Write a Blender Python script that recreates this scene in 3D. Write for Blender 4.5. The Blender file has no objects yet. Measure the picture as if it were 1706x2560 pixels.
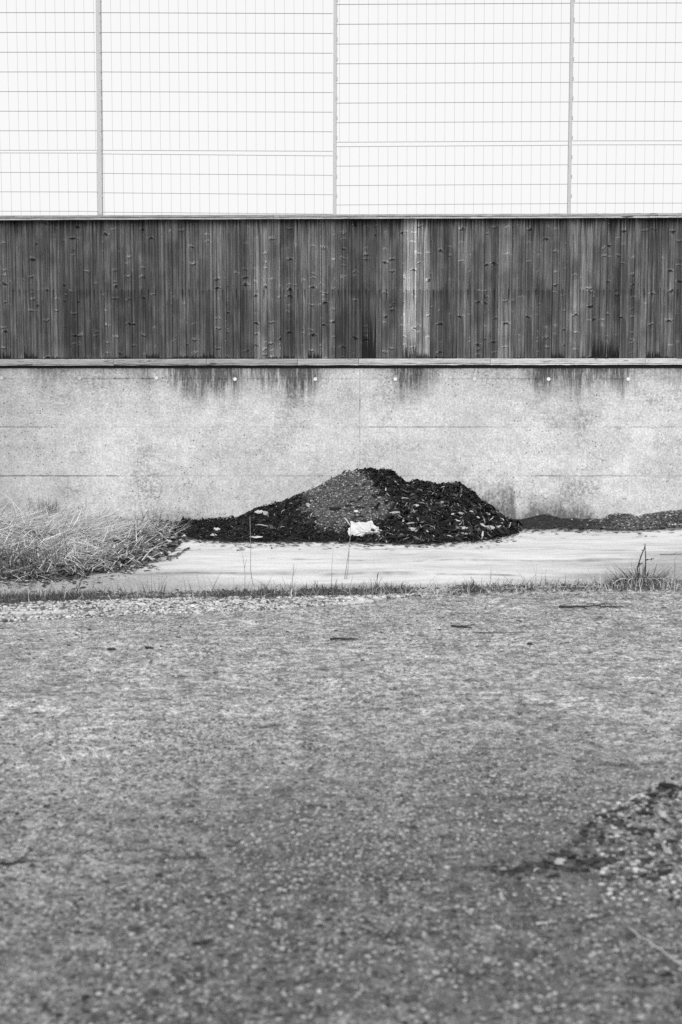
import bpy, bmesh, math, random
import numpy as np
from mathutils import Vector, Matrix

random.seed(7)
rng = np.random.default_rng(7)
scene = bpy.context.scene
COL = scene.collection

# ------------------------------------------------------------------ camera, sky, sun, exposure
CAM_D, CAM_H, PITCH = 15.1, 1.55, math.radians(5.4)
F = 2560 * 50 / 36.0
cam_data = bpy.data.cameras.new('camera')
cam = bpy.data.objects.new('camera', cam_data)
COL.objects.link(cam)
cam.location = (0, -CAM_D, CAM_H)
cam.rotation_euler = (math.pi / 2 - PITCH, 0, 0)
cam_data.sensor_fit = 'VERTICAL'
cam_data.sensor_height = 36
cam_data.sensor_width = 24
cam_data.lens = 50
cam_data.clip_end = 600
cam_data.dof.use_dof = True
cam_data.dof.focus_distance = 14.2
cam_data.dof.aperture_fstop = 3.4
scene.camera = cam

SUN_EL, SUN_AZ = math.radians(37), math.radians(-22)      # behind the camera, a little to its left
world = bpy.data.worlds.new('World')
scene.world = world
world.use_nodes = True
wn, wl = world.node_tree.nodes, world.node_tree.links
wn.clear()
w_out = wn.new('ShaderNodeOutputWorld')
w_bg = wn.new('ShaderNodeBackground')
w_sky = wn.new('ShaderNodeTexSky')
w_sky.sky_type = 'NISHITA'
w_sky.sun_disc = False
w_sky.sun_elevation = SUN_EL
w_sky.sun_rotation = math.pi + SUN_AZ
w_sky.air_density = 1.0
w_sky.dust_density = 4.0
w_bw = wn.new('ShaderNodeRGBToBW')
w_mix = wn.new('ShaderNodeMix')                            # closed grey cloud deck over the clear sky
w_mix.data_type = 'FLOAT'
w_mix.inputs[0].default_value = 0.93
w_mix.inputs[3].default_value = 5.4
w_bg.inputs[1].default_value = 0.1
wl.new(w_sky.outputs[0], w_bw.inputs[0])
wl.new(w_bw.outputs[0], w_mix.inputs[2])
wl.new(w_mix.outputs[0], w_bg.inputs[0])
wl.new(w_bg.outputs[0], w_out.inputs[0])

sun_data = bpy.data.lights.new('sun', 'SUN')
sun_data.energy = 1.5
sun_data.angle = math.radians(40)
sun_data.color = (1, 1, 1)                                 # the photograph is black and white
sun = bpy.data.objects.new('sun', sun_data)
COL.objects.link(sun)
sd = Vector((math.sin(SUN_AZ) * math.cos(SUN_EL), -math.cos(SUN_AZ) * math.cos(SUN_EL), math.sin(SUN_EL)))
sun.rotation_euler = sd.to_track_quat('Z', 'Y').to_euler()

scene.view_settings.view_transform = 'Standard'
scene.view_settings.look = 'None'
scene.view_settings.exposure = 0.85
scene.view_settings.gamma = 1.0
scene.view_settings.use_curve_mapping = False
scene.cycles.use_denoising = False
scene.cycles.max_bounces = 6


# ------------------------------------------------------------------ where a point of the photograph lies in the yard
def ray(px, py):
    xc, yc = (px - 853) / F, -(py - 1280) / F
    c, s = math.cos(PITCH), math.sin(PITCH)
    return np.array([xc, c + yc * s, -s + yc * c])


def G(px, py, z=0.0):
    d = ray(px, py)
    t = (z - CAM_H) / d[2]
    return np.array([0, -CAM_D, CAM_H]) + d * t


def W(px, py, y=0.0):
    d = ray(px, py)
    t = (y + CAM_D) / d[1]
    return np.array([0, -CAM_D, CAM_H]) + d * t


# ------------------------------------------------------------------ small helpers
def smooth(a, b, x):
    t = np.clip((x - a) / (b - a), 0, 1)
    return t * t * (3 - 2 * t)


_tab = rng.random((256, 256))


def vnoise(x, y):
    x = np.asarray(x, float); y = np.asarray(y, float)
    xi, yi = np.floor(x).astype(int), np.floor(y).astype(int)
    fx, fy = x - xi, y - yi
    fx, fy = fx * fx * (3 - 2 * fx), fy * fy * (3 - 2 * fy)
    g = lambda a, b: _tab[a % 256, b % 256]
    return ((g(xi, yi) * (1 - fx) + g(xi + 1, yi) * fx) * (1 - fy) +
            (g(xi, yi + 1) * (1 - fx) + g(xi + 1, yi + 1) * fx) * fy) - 0.5


def fbm(x, y, o=4):
    r, a = 0, 1.0
    for k in range(o):
        r = r + a * vnoise(x * 2 ** k + 17 * k, y * 2 ** k + 31 * k)
        a *= 0.5
    return r


def mesh_np(name, V, Fc, mat, col=None, smooth_shade=False, parent=None):
    me = bpy.data.meshes.new(name)
    V = np.asarray(V, np.float32); Fc = np.asarray(Fc, np.int32)
    n, k = Fc.shape
    me.vertices.add(len(V)); me.vertices.foreach_set('co', V.ravel())
    me.loops.add(n * k); me.loops.foreach_set('vertex_index', Fc.ravel())
    me.polygons.add(n)
    me.polygons.foreach_set('loop_start', np.arange(0, n * k, k, dtype=np.int32))
    me.polygons.foreach_set('loop_total', np.full(n, k, np.int32))
    me.polygons.foreach_set('use_smooth', np.full(n, smooth_shade))
    me.update(calc_edges=True)
    me.validate()
    if col is not None:
        at = me.color_attributes.new('tone', 'FLOAT_COLOR', 'POINT')
        c = np.ones((len(V), 4), np.float32); c[:, :3] = np.asarray(col, np.float32)[:, None]
        at.data.foreach_set('color', c.ravel())
    me.materials.append(mat)
    o = bpy.data.objects.new(name, me)
    COL.objects.link(o)
    if parent:
        o.parent = parent
    return o


def bm_obj(name, bm, mat, parent=None, smooth_shade=False):
    me = bpy.data.meshes.new(name)
    bmesh.ops.recalc_face_normals(bm, faces=bm.faces)
    for f in bm.faces:
        f.smooth = smooth_shade
    bm.to_mesh(me); bm.free()
    me.materials.append(mat)
    o = bpy.data.objects.new(name, me)
    COL.objects.link(o)
    if parent:
        o.parent = parent
    return o


def link_mesh(name, me, parent=None, loc=(0, 0, 0), rot=(0, 0, 0), scale=(1, 1, 1)):
    o = bpy.data.objects.new(name, me)
    COL.objects.link(o)
    o.location, o.rotation_euler, o.scale = loc, rot, scale
    if parent:
        o.parent = parent
    return o


ORD = ['leftmost', 'second from the left', 'third from the left', 'fourth from the left', 'fifth from the left', 'sixth from the left', 'seventh from the left', 'eighth from the left', 'ninth from the left', 'tenth from the left', 'eleventh from the left', 'twelfth from the left', 'thirteenth from the left', 'thirteenth from the right', 'twelfth from the right', 'eleventh from the right', 'tenth from the right', 'ninth from the right', 'eighth from the right', 'seventh from the right', 'sixth from the right', 'fifth from the right', 'fourth from the right', 'third from the right', 'second from the right', 'rightmost']


def order(obs, text):
    """labels that tell a row of look-alikes apart by their order in the photograph"""
    ang = lambda o: o.location.x / (o.location.y + CAM_D)
    obs = sorted(obs, key=ang); n = len(obs)
    for i, o in enumerate(obs):
        o['label'] = text % (ORD[i] if i < n / 2 else ORD[26 - (n - i)])


def tag(o, label=None, cat=None, group=None, kind=None):
    if label: o['label'] = label
    if cat: o['category'] = cat
    if group: o['group'] = group
    if kind: o['kind'] = kind
    return o


def empty(name, loc=(0, 0, 0)):
    o = bpy.data.objects.new(name, None)
    o.empty_display_size = 0.2
    COL.objects.link(o)
    o.location = loc
    return o


def box(bm, x0, x1, y0, y1, z0, z1):
    v = [bm.verts.new(p) for p in ((x0, y0, z0), (x1, y0, z0), (x1, y1, z0), (x0, y1, z0),
                                   (x0, y0, z1), (x1, y0, z1), (x1, y1, z1), (x0, y1, z1))]
    for f in ((3, 2, 1, 0), (4, 5, 6, 7), (0, 1, 5, 4), (1, 2, 6, 5), (2, 3, 7, 6), (3, 0, 4, 7)):
        bm.faces.new([v[i] for i in f])
    return v


# ------------------------------------------------------------------ materials
class M:
    """a small wrapper for writing grey procedural materials"""
    def __init__(self, name, rough=0.9):
        self.m = bpy.data.materials.new(name); self.m.use_nodes = True
        self.t = self.m.node_tree
        self.b = self.t.nodes['Principled BSDF']
        self.b.inputs['Roughness'].default_value = rough
        self.b.inputs['Specular IOR Level'].default_value = 0.25

    def n(self, ty): return self.t.nodes.new(ty)

    def put(self, s, v):
        if isinstance(v, (int, float)): s.default_value = v
        elif isinstance(v, tuple): s.default_value = v
        else: self.t.links.new(v, s)

    def math(self, op, a, b=0.0, c=0.0, clamp=False):
        k = self.n('ShaderNodeMath'); k.operation = op; k.use_clamp = clamp
        for s, v in zip(k.inputs, (a, b, c)): self.put(s, v)
        return k.outputs[0]

    def mul(self, a, b): return self.math('MULTIPLY', a, b)
    def add(self, a, b): return self.math('ADD', a, b)
    def sub(self, a, b): return self.math('SUBTRACT', a, b)

    def mix(self, f, a, b):
        k = self.n('ShaderNodeMix'); k.data_type = 'FLOAT'
        self.put(k.inputs[0], f); self.put(k.inputs[2], a); self.put(k.inputs[3], b)
        return k.outputs[0]

    def rng(self, v, a, b, c=0.0, d=1.0, smooth=True):
        k = self.n('ShaderNodeMapRange'); k.interpolation_type = 'SMOOTHSTEP' if smooth else 'LINEAR'
        for s, q in zip(k.inputs[:5], (v, a, b, c, d)): self.put(s, q)
        return k.outputs[0]

    def pos(self): return self.n('ShaderNodeNewGeometry').outputs['Position']
    def obj(self): return self.n('ShaderNodeTexCoord').outputs['Object']
    def info(self, q): return self.n('ShaderNodeObjectInfo').outputs[q]

    def sep(self, v):
        k = self.n('ShaderNodeSeparateXYZ'); self.put(k.inputs[0], v); return k.outputs

    def comb(self, x, y, z):
        k = self.n('ShaderNodeCombineXYZ')
        for s, v in zip(k.inputs, (x, y, z)): self.put(s, v)
        return k.outputs[0]

    def scl(self, v, s, off=None):
        k = self.n('ShaderNodeVectorMath'); k.operation = 'MULTIPLY_ADD'
        self.put(k.inputs[0], v); k.inputs[1].default_value = s
        if off is not None: self.put(k.inputs[2], off)
        return k.outputs[0]

    def noise(self, v, scale=1.0, detail=3.0, rough=0.55, dist=0.0):
        k = self.n('ShaderNodeTexNoise'); self.put(k.inputs['Vector'], v)
        k.inputs['Scale'].default_value = scale; k.inputs['Detail'].default_value = detail
        k.inputs['Roughness'].default_value = rough; k.inputs['Distortion'].default_value = dist
        return k.outputs[0]

    def vor(self, v, scale=1.0, rand=1.0):
        k = self.n('ShaderNodeTexVoronoi'); self.put(k.inputs['Vector'], v)
        k.inputs['Scale'].default_value = scale; k.inputs['Randomness'].default_value = rand
        return k.outputs['Distance'], k.outputs['Color']

    def ramp(self, v, stops, interp='LINEAR'):
        k = self.n('ShaderNodeValToRGB'); self.put(k.inputs[0], v)
        k.color_ramp.interpolation = interp
        e = k.color_ramp.elements
        while len(e) > 1: e.remove(e[-1])
        e[0].position, e[0].color = stops[0][0], (stops[0][1],) * 3 + (1,)
        for p, q in stops[1:]:
            a = e.new(p); a.color = (q, q, q, 1)
        return k.outputs[0]

    def attr(self):
        k = self.n('ShaderNodeVertexColor'); k.layer_name = 'tone'; return k.outputs[0]

    def out(self, v, bump=None, dist=0.01, strength=0.6):
        self.put(self.b.inputs['Base Color'], v if not isinstance(v, (int, float)) else (v, v, v, 1))
        if bump is not None:
            k = self.n('ShaderNodeBump'); k.inputs['Strength'].default_value = strength
            k.inputs['Distance'].default_value = dist
            self.put(k.inputs['Height'], bump); self.put(self.b.inputs['Normal'], k.outputs[0])
        return self.m


def X01(px):                       # photo column -> 0..1 along the wall from -4 m to 4 m
    return (W(px, 1000)[0] + 4) / 8


def mat_concrete():
    m = M('board_marked_concrete', 0.92)
    p = m.pos(); x, y, z = m.sep(p)
    cloud = m.noise(p, 1.1, 4, 0.6)
    cloud2 = m.noise(m.scl(p, (2.6, 1, 5.5)), 1.0, 5, 0.65)
    g1 = m.noise(p, 48, 3, 0.85)
    g0 = m.noise(p, 13, 5, 0.75)
    g2 = m.noise(p, 150, 1, 0.6)
    v = m.mix(m.rng(cloud, 0.25, 0.75), 0.48, 0.605)
    v = m.mul(v, m.rng(cloud2, 0.25, 0.75, 0.88, 1.1))
    v = m.mul(v, m.mul(m.rng(g1, 0.25, 0.75, 0.50, 1.46, False), m.rng(g0, 0.3, 0.7, 0.80, 1.18, False)))
    v = m.mul(v, m.rng(g2, 0.2, 0.8, 0.86, 1.14, False))
    # a greyer, dirtier stretch to the left
    xl = m.add(x, m.mul(m.sub(m.noise(p, 0.9, 3), 0.5), 1.6))
    v = m.mul(v, m.rng(xl, -3.7, -2.0, 0.74, 1.0))
    # bug holes, in clusters
    d, c = m.vor(p, 30)
    keep = m.rng(m.noise(p, 1.7, 3, 0.6), 0.50, 0.66)
    cs = m.n('ShaderNodeSeparateColor'); m.put(cs.inputs[0], c)
    pick = m.math('LESS_THAN', cs.outputs[0], m.mix(keep, 0.07, 0.55))
    pore = m.mul(m.rng(d, 0.10, 0.30, 1.0, 0.0), pick)
    v = m.mul(v, m.mix(pore, 1.0, 0.30))
    # patches of grey speckled grime
    gp = m.mul(m.rng(m.noise(m.scl(p, (1.3, 1, 1.6)), 1.0, 4, 0.65), 0.46, 0.68), m.rng(m.noise(p, 30, 3, 0.8), 0.40, 0.60))
    v = m.mul(v, m.mix(gp, 1.0, 0.52))
    # formwork lines, broken up along their length
    ln = 0.0
    xs = m.rng(x, -4, 4, 0, 1, False)
    L1 = [(0, .4), (X01(20), .5), (X01(60), .1), (X01(195), .2), (X01(210), 1), (X01(380), 1), (X01(400), .45), (X01(700), .5), (X01(900), .35), (X01(1100), .15), (X01(1180), .55), (X01(1340), .7), (X01(1350), .05), (X01(1480), .1), (X01(1500), .7), (X01(1565), .6), (X01(1600), .05), (1, .2)]
    L2 = [(0, .9), (X01(110), .9), (X01(125), .1), (X01(470), .1), (X01(490), .6), (X01(515), .05), (X01(700), .1), (X01(898), .1), (X01(905), .9), (X01(1100), .9), (X01(1230), .6), (X01(1290), .15), (X01(1520), .1), (X01(1540), .7), (X01(1650), .5), (1, .4)]
    L3 = [(0, 1), (X01(90), 1), (X01(160), 1), (X01(280), .9), (X01(300), .25), (X01(500), .4), (X01(560), .15), (X01(700), .35), (X01(880), .3), (X01(900), .1), (X01(1000), .4), (X01(1090), .3), (X01(1110), .05), (X01(1300), .2), (X01(1350), .8), (X01(1500), .75), (X01(1600), .5), (X01(1620), .05), (1, .3)]
    for zz, st_, s in ((W(0, 947)[2], L1, 0.6), (W(0, 1068)[2], L2, 0.55), (W(0, 1190)[2], L3, 0.68)):
        zw = m.add(z, m.mul(m.sub(m.noise(m.scl(p, (5, 1, 1)), 1.0, 3), 0.5), 0.016))
        dd = m.math('ABSOLUTE', m.sub(zw, zz))
        on = m.mul(m.ramp(xs, st_), m.rng(m.noise(m.comb(x, zz, 0.0), 7.0, 4, 0.7), 0.32, 0.58, 0.25, 1.0))
        l = m.mul(m.rng(dd, 0.003, 0.013, 1.0, 0.0), m.mul(on, s))
        ln = l if isinstance(ln, float) else m.math('MAXIMUM', ln, l)
    v = m.mul(v, m.sub(1.0, m.mul(ln, 0.8)))
    # drip stains below the timber sill
    xs = m.rng(x, -4, 4, 0, 1, False)
    st = [(0.0, .15), (X01(60), .05), (X01(110), .35), (X01(200), .12), (X01(300), .1), (X01(370), .4), (X01(400), .12), (X01(450), .7),
          (X01(520), .85), (X01(580), .75), (X01(610), .4), (X01(660), .55), (X01(700), .7), (X01(740), .95), (X01(775), .75),
          (X01(810), .2), (X01(880), .05), (X01(970), .1), (X01(1000), .75), (X01(1040), .7), (X01(1075), .4), (X01(1110), .05),
          (X01(1250), .05), (X01(1310), .25), (X01(1360), .8), (X01(1440), .7), (X01(1500), .5), (X01(1560), .65), (X01(1600), .15),
          (X01(1670), .3), (1.0, .2)]
    top = m.ramp(xs, st)
    streak = m.noise(m.scl(p, (26, 1, 1.6)), 1.0, 4, 0.7)
    streak2 = m.noise(m.scl(p, (75, 1, 7)), 1.0, 2, 0.6)
    zt = W(0, 918)[2]
    reach = m.mix(m.noise(m.scl(p, (9, 1, 0.2)), 1.0, 3, 0.6), 0.10, 0.85)
    fall = m.math('DIVIDE', m.sub(zt, z), m.mul(reach, m.math('SQRT', m.add(top, 0.02))))
    ms = m.mul(m.rng(fall, 0.0, 1.0, 1.0, 0.0), m.mul(top, m.rng(streak, 0.28, 0.55)))
    ms = m.mul(ms, m.rng(streak2, 0.3, 0.6, 0.45, 1.1))
    v = m.mul(v, m.mix(m.math('MINIMUM', m.mul(ms, 2.0), 1.0), 1.0, 0.24))
    # broad damp shading round the drips, and a rusty joint between the pours
    soft = m.mul(m.mul(m.rng(m.sub(zt, z), 0.05, 0.62, 1.0, 0.0), top), m.rng(m.noise(m.scl(p, (3.5, 1, 2.0)), 1.0, 5, 0.7), 0.32, 0.66))
    v = m.mul(v, m.mix(soft, 1.0, 0.45))
    jd = m.math('ABSOLUTE', m.add(m.sub(x, W(900, 1000)[0]), m.mul(m.sub(m.noise(m.scl(p, (1, 1, 9)), 1.0, 3), 0.5), 0.02)))
    jl = m.mul(m.rng(jd, 0.002, 0.012, 1.0, 0.0), m.rng(m.noise(m.scl(p, (1, 1, 3.5)), 1.0, 4, 0.7), 0.42, 0.6))
    v = m.mul(v, m.mix(jl, 1.0, 0.68))
    # splash dirt rising from the yard
    bt = m.ramp(xs, [(0.0, .3), (X01(20), .3), (X01(60), .12), (X01(200), .12), (X01(250), .2), (X01(340), .2), (X01(400), .1), (X01(450), .3), (X01(560), .15),
                     (X01(700), .05), (X01(1100), .2), (X01(1170), .75), (X01(1230), .85), (X01(1288), 1.0), (X01(1296), .25), (X01(1330), .6), (X01(1400), .6), (X01(1480), .5),
                     (X01(1500), .2), (X01(1650), .1), (1.0, .15)])
    rise = m.math('DIVIDE', z, m.mul(m.mix(m.rng(m.noise(m.scl(p, (8, 1, 7.0)), 1.0, 5, 0.75), 0.25, 0.75), 0.26, 0.56), m.add(bt, 0.05)))
    sb = m.mul(m.rng(rise, 0.0, 1.3, 1.0, 0.0), m.mul(m.rng(streak, 0.3, 0.6, 0.6, 1.1), m.rng(m.noise(m.scl(p, (30, 1, 18)), 1.0, 4, 0.7), 0.3, 0.65, 0.45, 1.15)))
    sb = m.mul(sb, m.rng(bt, 0.0, 0.7, 0.25, 1.15))
    v = m.mul(v, m.mix(m.math('MINIMUM', m.mul(sb, 1.35), 1.0), 1.0, 0.30))
    h = m.add(m.mul(g1, 0.5), m.mul(pore, -1.0))
    h = m.add(h, m.mul(ln, -2.0))
    return m.out(v, h, 0.004, 0.5)


def mat_timber():
    m = M('weathered_timber', 0.85)
    o = m.obj(); r = m.info('Random'); tone = m.sep(m.info('Color'))
    x, y, z = m.sep(o)
    off = m.comb(m.mul(r, 91.0), m.mul(r, 37.0), m.mul(r, 53.0))
    fine = m.noise(m.scl(o, (150, 1, 5.0), off), 1.0, 4, 0.8)
    band = m.noise(m.scl(o, (46, 1, 0.55), off), 1.0, 3, 0.6)
    gr = m.noise(o, 100, 2, 0.7)
    v = m.mul(tone[0], m.rng(fine, 0.28, 0.72, 0.30, 1.80, False))
    v = m.mul(v, m.rng(band, 0.30, 0.70, 0.50, 1.60))
    v = m.mul(v, m.rng(gr, 0.25, 0.75, 0.50, 1.50, False))
    # the two halves of a board weather differently, in blocks along its length
    half = m.math('GREATER_THAN', x, 0.0)
    blk = m.noise(m.comb(m.add(m.mul(r, 77.0), m.mul(half, 0.9)), 3.0, m.mul(z, 1.6)), 1.0, 2, 0.6)
    v = m.mul(v, m.rng(blk, 0.43, 0.52, 0.82, 1.16))
    blk2 = m.noise(m.scl(m.pos(), (1.1, 1, 1.3)), 1.0, 3, 0.6)
    v = m.mul(v, m.rng(blk2, 0.36, 0.62, 0.85, 1.18))
    # knots
    kv = m.scl(o, (8.5, 0, 19.0), m.comb(m.mul(r, 191.0), 0.0, m.mul(r, 317.0)))
    kw = m.n('ShaderNodeVectorMath'); kw.operation = 'ADD'
    m.put(kw.inputs[0], kv); m.put(kw.inputs[1], m.comb(m.mul(m.noise(m.scl(o, (30, 1, 22), off), 1, 2), 0.5), 0.0, m.mul(m.noise(m.scl(o, (28, 3, 16), off), 1, 2), 1.3)))
    d, c = m.vor(kw.outputs[0], 1.0, 0.9)
    cs = m.n('ShaderNodeSeparateColor'); m.put(cs.inputs[0], c)
    has = m.math('LESS_THAN', cs.outputs[0], 0.30)
    core = m.mul(m.rng(d, 0.10, 0.24, 1.0, 0.0), has)
    rim = m.mul(m.mul(m.rng(d, 0.12, 0.22), m.rng(d, 0.28, 0.46, 1.0, 0.0)), has)
    darkk = m.math('LESS_THAN', cs.outputs[1], 0.5)
    v = m.mul(v, m.mix(m.mul(core, darkk), 1.0, 0.15))
    v = m.mul(v, m.mix(m.mul(core, m.sub(1.0, darkk)), 1.0, 2.6))
    v = m.mul(v, m.mix(rim, 1.0, 2.1))
    # damper below the middle batten on many boards
    low = m.mul(m.rng(m.add(z, m.mul(m.sub(fine, 0.5), 0.05)), 0.70, 0.73, 1.0, 0.0), m.rng(m.noise(m.comb(m.mul(r, 33.0), 0.0, 0.0), 3.0, 1), 0.4, 0.6))
    v = m.mul(v, m.mix(low, 1.08, 0.74))
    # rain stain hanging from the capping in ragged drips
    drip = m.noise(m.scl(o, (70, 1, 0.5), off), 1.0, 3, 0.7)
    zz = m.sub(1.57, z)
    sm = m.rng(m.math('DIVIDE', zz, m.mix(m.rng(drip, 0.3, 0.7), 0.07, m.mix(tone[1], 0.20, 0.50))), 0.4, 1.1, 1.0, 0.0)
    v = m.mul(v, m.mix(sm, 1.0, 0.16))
    # black runs below the middle row of nails
    nx = m.math('ABSOLUTE', m.sub(m.math('ABSOLUTE', m.add(x, m.mul(m.sub(r, 0.5), 0.012))), 0.036))
    run = m.mix(m.noise(m.comb(m.mul(r, 40.0), x, 0.0), 30, 0), 0.02, 0.26)
    nz = m.sub(0.715, z)
    ns = m.mul(m.rng(nx, 0.003, 0.009, 1.0, 0.0), m.mul(m.math('GREATER_THAN', nz, -0.012), m.rng(m.math('DIVIDE', nz, run), 0.3, 1.0, 1.0, 0.0)))
    ns = m.mul(ns, m.rng(m.noise(m.comb(m.mul(r, 61.0), m.mul(x, 40.0), 0.0), 1.0, 1), 0.38, 0.62, 0.1, 1.0))
    v = m.mul(v, m.mix(ns, 1.0, 0.22))
    # damp foot of some boards, long black runs
    fr = m.noise(m.scl(o, (85, 1, 0.6), off), 1.0, 2, 0.6)
    ft = m.rng(m.math('DIVIDE', z, m.mul(tone[2], m.mix(m.rng(fr, 0.25, 0.75), 0.05, 2.6))), 0.45, 1.05, 1.0, 0.0)
    v = m.mul(v, m.mix(ft, 1.0, 0.16))
    h = m.add(m.mul(fine, 0.5), m.add(m.mul(band, 0.6), m.mul(m.mul(m.rng(d, 0.05, 0.40, 1.0, 0.0), has), 4.5)))
    return m.out(v, h, 0.010, 1.0)


def mat_trim():
    m = M('bleached_timber_trim', 0.88)
    o = m.obj(); r = m.info('Random'); x, y, z = m.sep(o)
    off = m.comb(m.mul(r, 91.0), m.mul(r, 37.0), 0.0)
    fine = m.noise(m.scl(o, (6, 60, 130), off), 1.0, 3, 0.7)
    big = m.noise(m.scl(o, (3.2, 8, 26), off), 1.0, 4, 0.65)
    gr = m.noise(o, 110, 1, 0.6)
    v = m.mul(m.sep(m.info('Color'))[0], m.rng(fine, 0.25, 0.75, 0.45, 1.4, False))
    v = m.mul(v, m.rng(gr, 0.2, 0.8, 0.75, 1.25, False))
    split = m.rng(big, 0.60, 0.67)
    v = m.mul(v, m.mix(split, 1.0, 0.22))
    return m.out(v, m.add(fine, m.mul(split, -2.0)), 0.005, 0.6)


def mat_slab():
    m = M('pale_concrete_slab', 0.95)
    p = m.pos(); x, y, z = m.sep(p)
    g1 = m.noise(p, 70, 2, 0.75)
    st = m.noise(m.scl(p, (0.8, 2.2, 1), m.comb(0.0, m.mul(m.noise(p, 0.7, 2), 2.0), 0.0)), 1.0, 5, 0.65)
    st2 = m.noise(m.scl(p, (3.0, 9.0, 1)), 1.0, 5, 0.7)
    v = m.mix(m.rng(st, 0.3, 0.62), 0.49, 0.66)
    v = m.mul(v, m.rng(st2, 0.3, 0.6, 0.84, 1.04))
    v = m.mul(v, m.rng(g1, 0.2, 0.8, 0.68, 1.30, False))
    # thin grime lines left by standing water
    wob = m.add(y, m.mul(m.sub(m.noise(m.scl(p, (0.7, 0.7, 1)), 1.0, 3), 0.5), 0.9))
    for yy, w, s, sd_ in ((-3.95, 0.13, 0.62, 1.0), (-3.05, 0.10, 0.50, 5.0), (-2.35, 0.07, 0.40, 9.0)):
        l = m.rng(m.math('ABSOLUTE', m.sub(wob, yy)), w * 0.2, w, 1.0, 0.0)
        on = m.rng(m.noise(m.comb(x, sd_, 0.0), 0.9, 4, 0.7), 0.42, 0.62)
        v = m.mul(v, m.sub(1.0, m.mul(m.mul(l, on), s)))
    spk = m.rng(m.noise(m.scl(p, (14, 26, 1)), 1.0, 4, 0.75), 0.60, 0.74)
    v = m.mul(v, m.mix(spk, 1.0, 0.55))
    # soil washed over its left end and its right front corner
    n = m.noise(p, 1.6, 5, 0.6)
    soilL = m.rng(m.add(m.add(m.mul(x, -0.62), m.mul(y, -0.55)), m.mul(m.sub(n, 0.5), 1.1)), 2.55, 3.5)
    n2 = m.noise(m.scl(p, (1.2, 3.2, 1)), 1.0, 5, 0.65)
    soilR = m.rng(m.add(m.add(m.mul(x, 0.75), m.mul(y, -0.62)), m.mul(m.sub(n2, 0.5), 1.6)), 3.35, 4.3)
    back = m.mul(m.rng(m.add(y, m.mul(m.sub(n2, 0.5), 0.5)), -0.95, -0.55), 1.0)
    frontd = m.mul(m.rng(m.add(y, m.mul(m.sub(n, 0.5), 0.5)), -4.35, -4.6), 0.8)
    so = m.math('MAXIMUM', m.math('MAXIMUM', soilL, soilR), m.math('MAXIMUM', back, frontd))
    g3 = m.noise(p, 34, 3, 0.75)
    soilc = m.mul(m.mix(m.rng(g3, 0.3, 0.7), 0.16, 0.40), m.rng(g1, 0.2, 0.8, 0.8, 1.2))
    v = m.mix(m.mul(so, 0.9), v, soilc)
    return m.out(v, m.add(g1, m.mul(g3, so)), 0.006, 0.5)


def mat_asphalt():
    m = M('worn_gritty_asphalt', 0.93)
    p = m.pos(); x, y, z = m.sep(p)
    n1 = m.noise(p, 0.55, 4, 0.6)
    n2 = m.noise(m.scl(p, (1.0, 0.8, 1)), 2.4, 5, 0.65)
    n3 = m.noise(p, 11, 4, 0.7)
    n4 = m.noise(p, 48, 3, 0.75)
    d, c = m.vor(p, 62)
    cs = m.n('ShaderNodeSeparateColor'); m.put(cs.inputs[0], c)
    d2, c2 = m.vor(p, 150)
    cs2 = m.n('ShaderNodeSeparateColor'); m.put(cs2.inputs[0], c2)
    # pale dust lies thick on the far part, the near part is bare binder
    yy = m.add(y, m.mul(m.sub(n1, 0.5), 2.4))
    dust = m.rng(yy, -11.0, -7.9, 0.0, 1.0)
    left = m.rng(m.add(x, m.add(m.mul(m.sub(n1, 0.5), 0.9), m.mul(m.sub(n2, 0.5), 0.6))), -1.05, -0.25, 0.42, 0.0)
    right = m.mul(m.rng(m.add(x, m.mul(m.sub(n2, 0.5), 0.9)), 0.85, 1.40, 0.0, 0.36), m.rng(y, -8.0, -9.3))
    dust = m.math('MINIMUM', m.add(dust, m.math('MAXIMUM', left, right)), 1.0)
    v = m.mix(dust, 0.120, 0.375)
    v = m.mul(v, m.rng(n2, 0.28, 0.72, 0.74, 1.24))
    v = m.mul(v, m.rng(n3, 0.32, 0.68, 0.52, 1.42))
    v = m.mul(v, m.rng(n4, 0.30, 0.70, 0.22, 1.78, False))
    stone = m.mul(m.rng(d, 0.25, 0.55, 1.0, 0.0), m.math('LESS_THAN', cs.outputs[0], 0.22))
    v = m.mix(m.mul(stone, 0.8), v, m.mix(cs.outputs[1], 0.10, 0.42))
    st2 = m.mul(m.rng(d2, 0.3, 0.6, 1.0, 0.0), m.math('LESS_THAN', cs2.outputs[0], 0.35))
    v = m.mix(m.mul(st2, 0.8), v, m.mix(cs2.outputs[1], 0.03, 0.40))
    d3, c3 = m.vor(m.scl(p, (0.6, 1, 1)), 40)
    cs3 = m.n('ShaderNodeSeparateColor'); m.put(cs3.inputs[0], c3)
    pit = m.mul(m.rng(d3, 0.15, 0.42, 1.0, 0.0), m.math('LESS_THAN', cs3.outputs[0], m.rng(m.noise(p, 2.7, 4, 0.7), 0.42, 0.66, 0.08, 0.42)))
    v = m.mix(m.mul(pit, 0.85), v, 0.035)
    hol = m.rng(m.noise(m.scl(p, (4.5, 9.5, 1)), 1.0, 4, 0.6), 0.56, 0.68)
    v = m.mul(v, m.mix(m.mul(hol, m.rng(n4, 0.35, 0.6, 1.0, 0.4)), 1.0, 0.42))
    h = m.add(m.mul(n4, 0.7), m.add(m.mul(n3, 0.9), m.sub(m.add(m.mul(stone, 0.6), m.mul(st2, 0.3)), m.add(m.mul(pit, 0.8), m.mul(hol, 0.7)))))
    return m.out(v, h, 0.018, 1.0)


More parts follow.
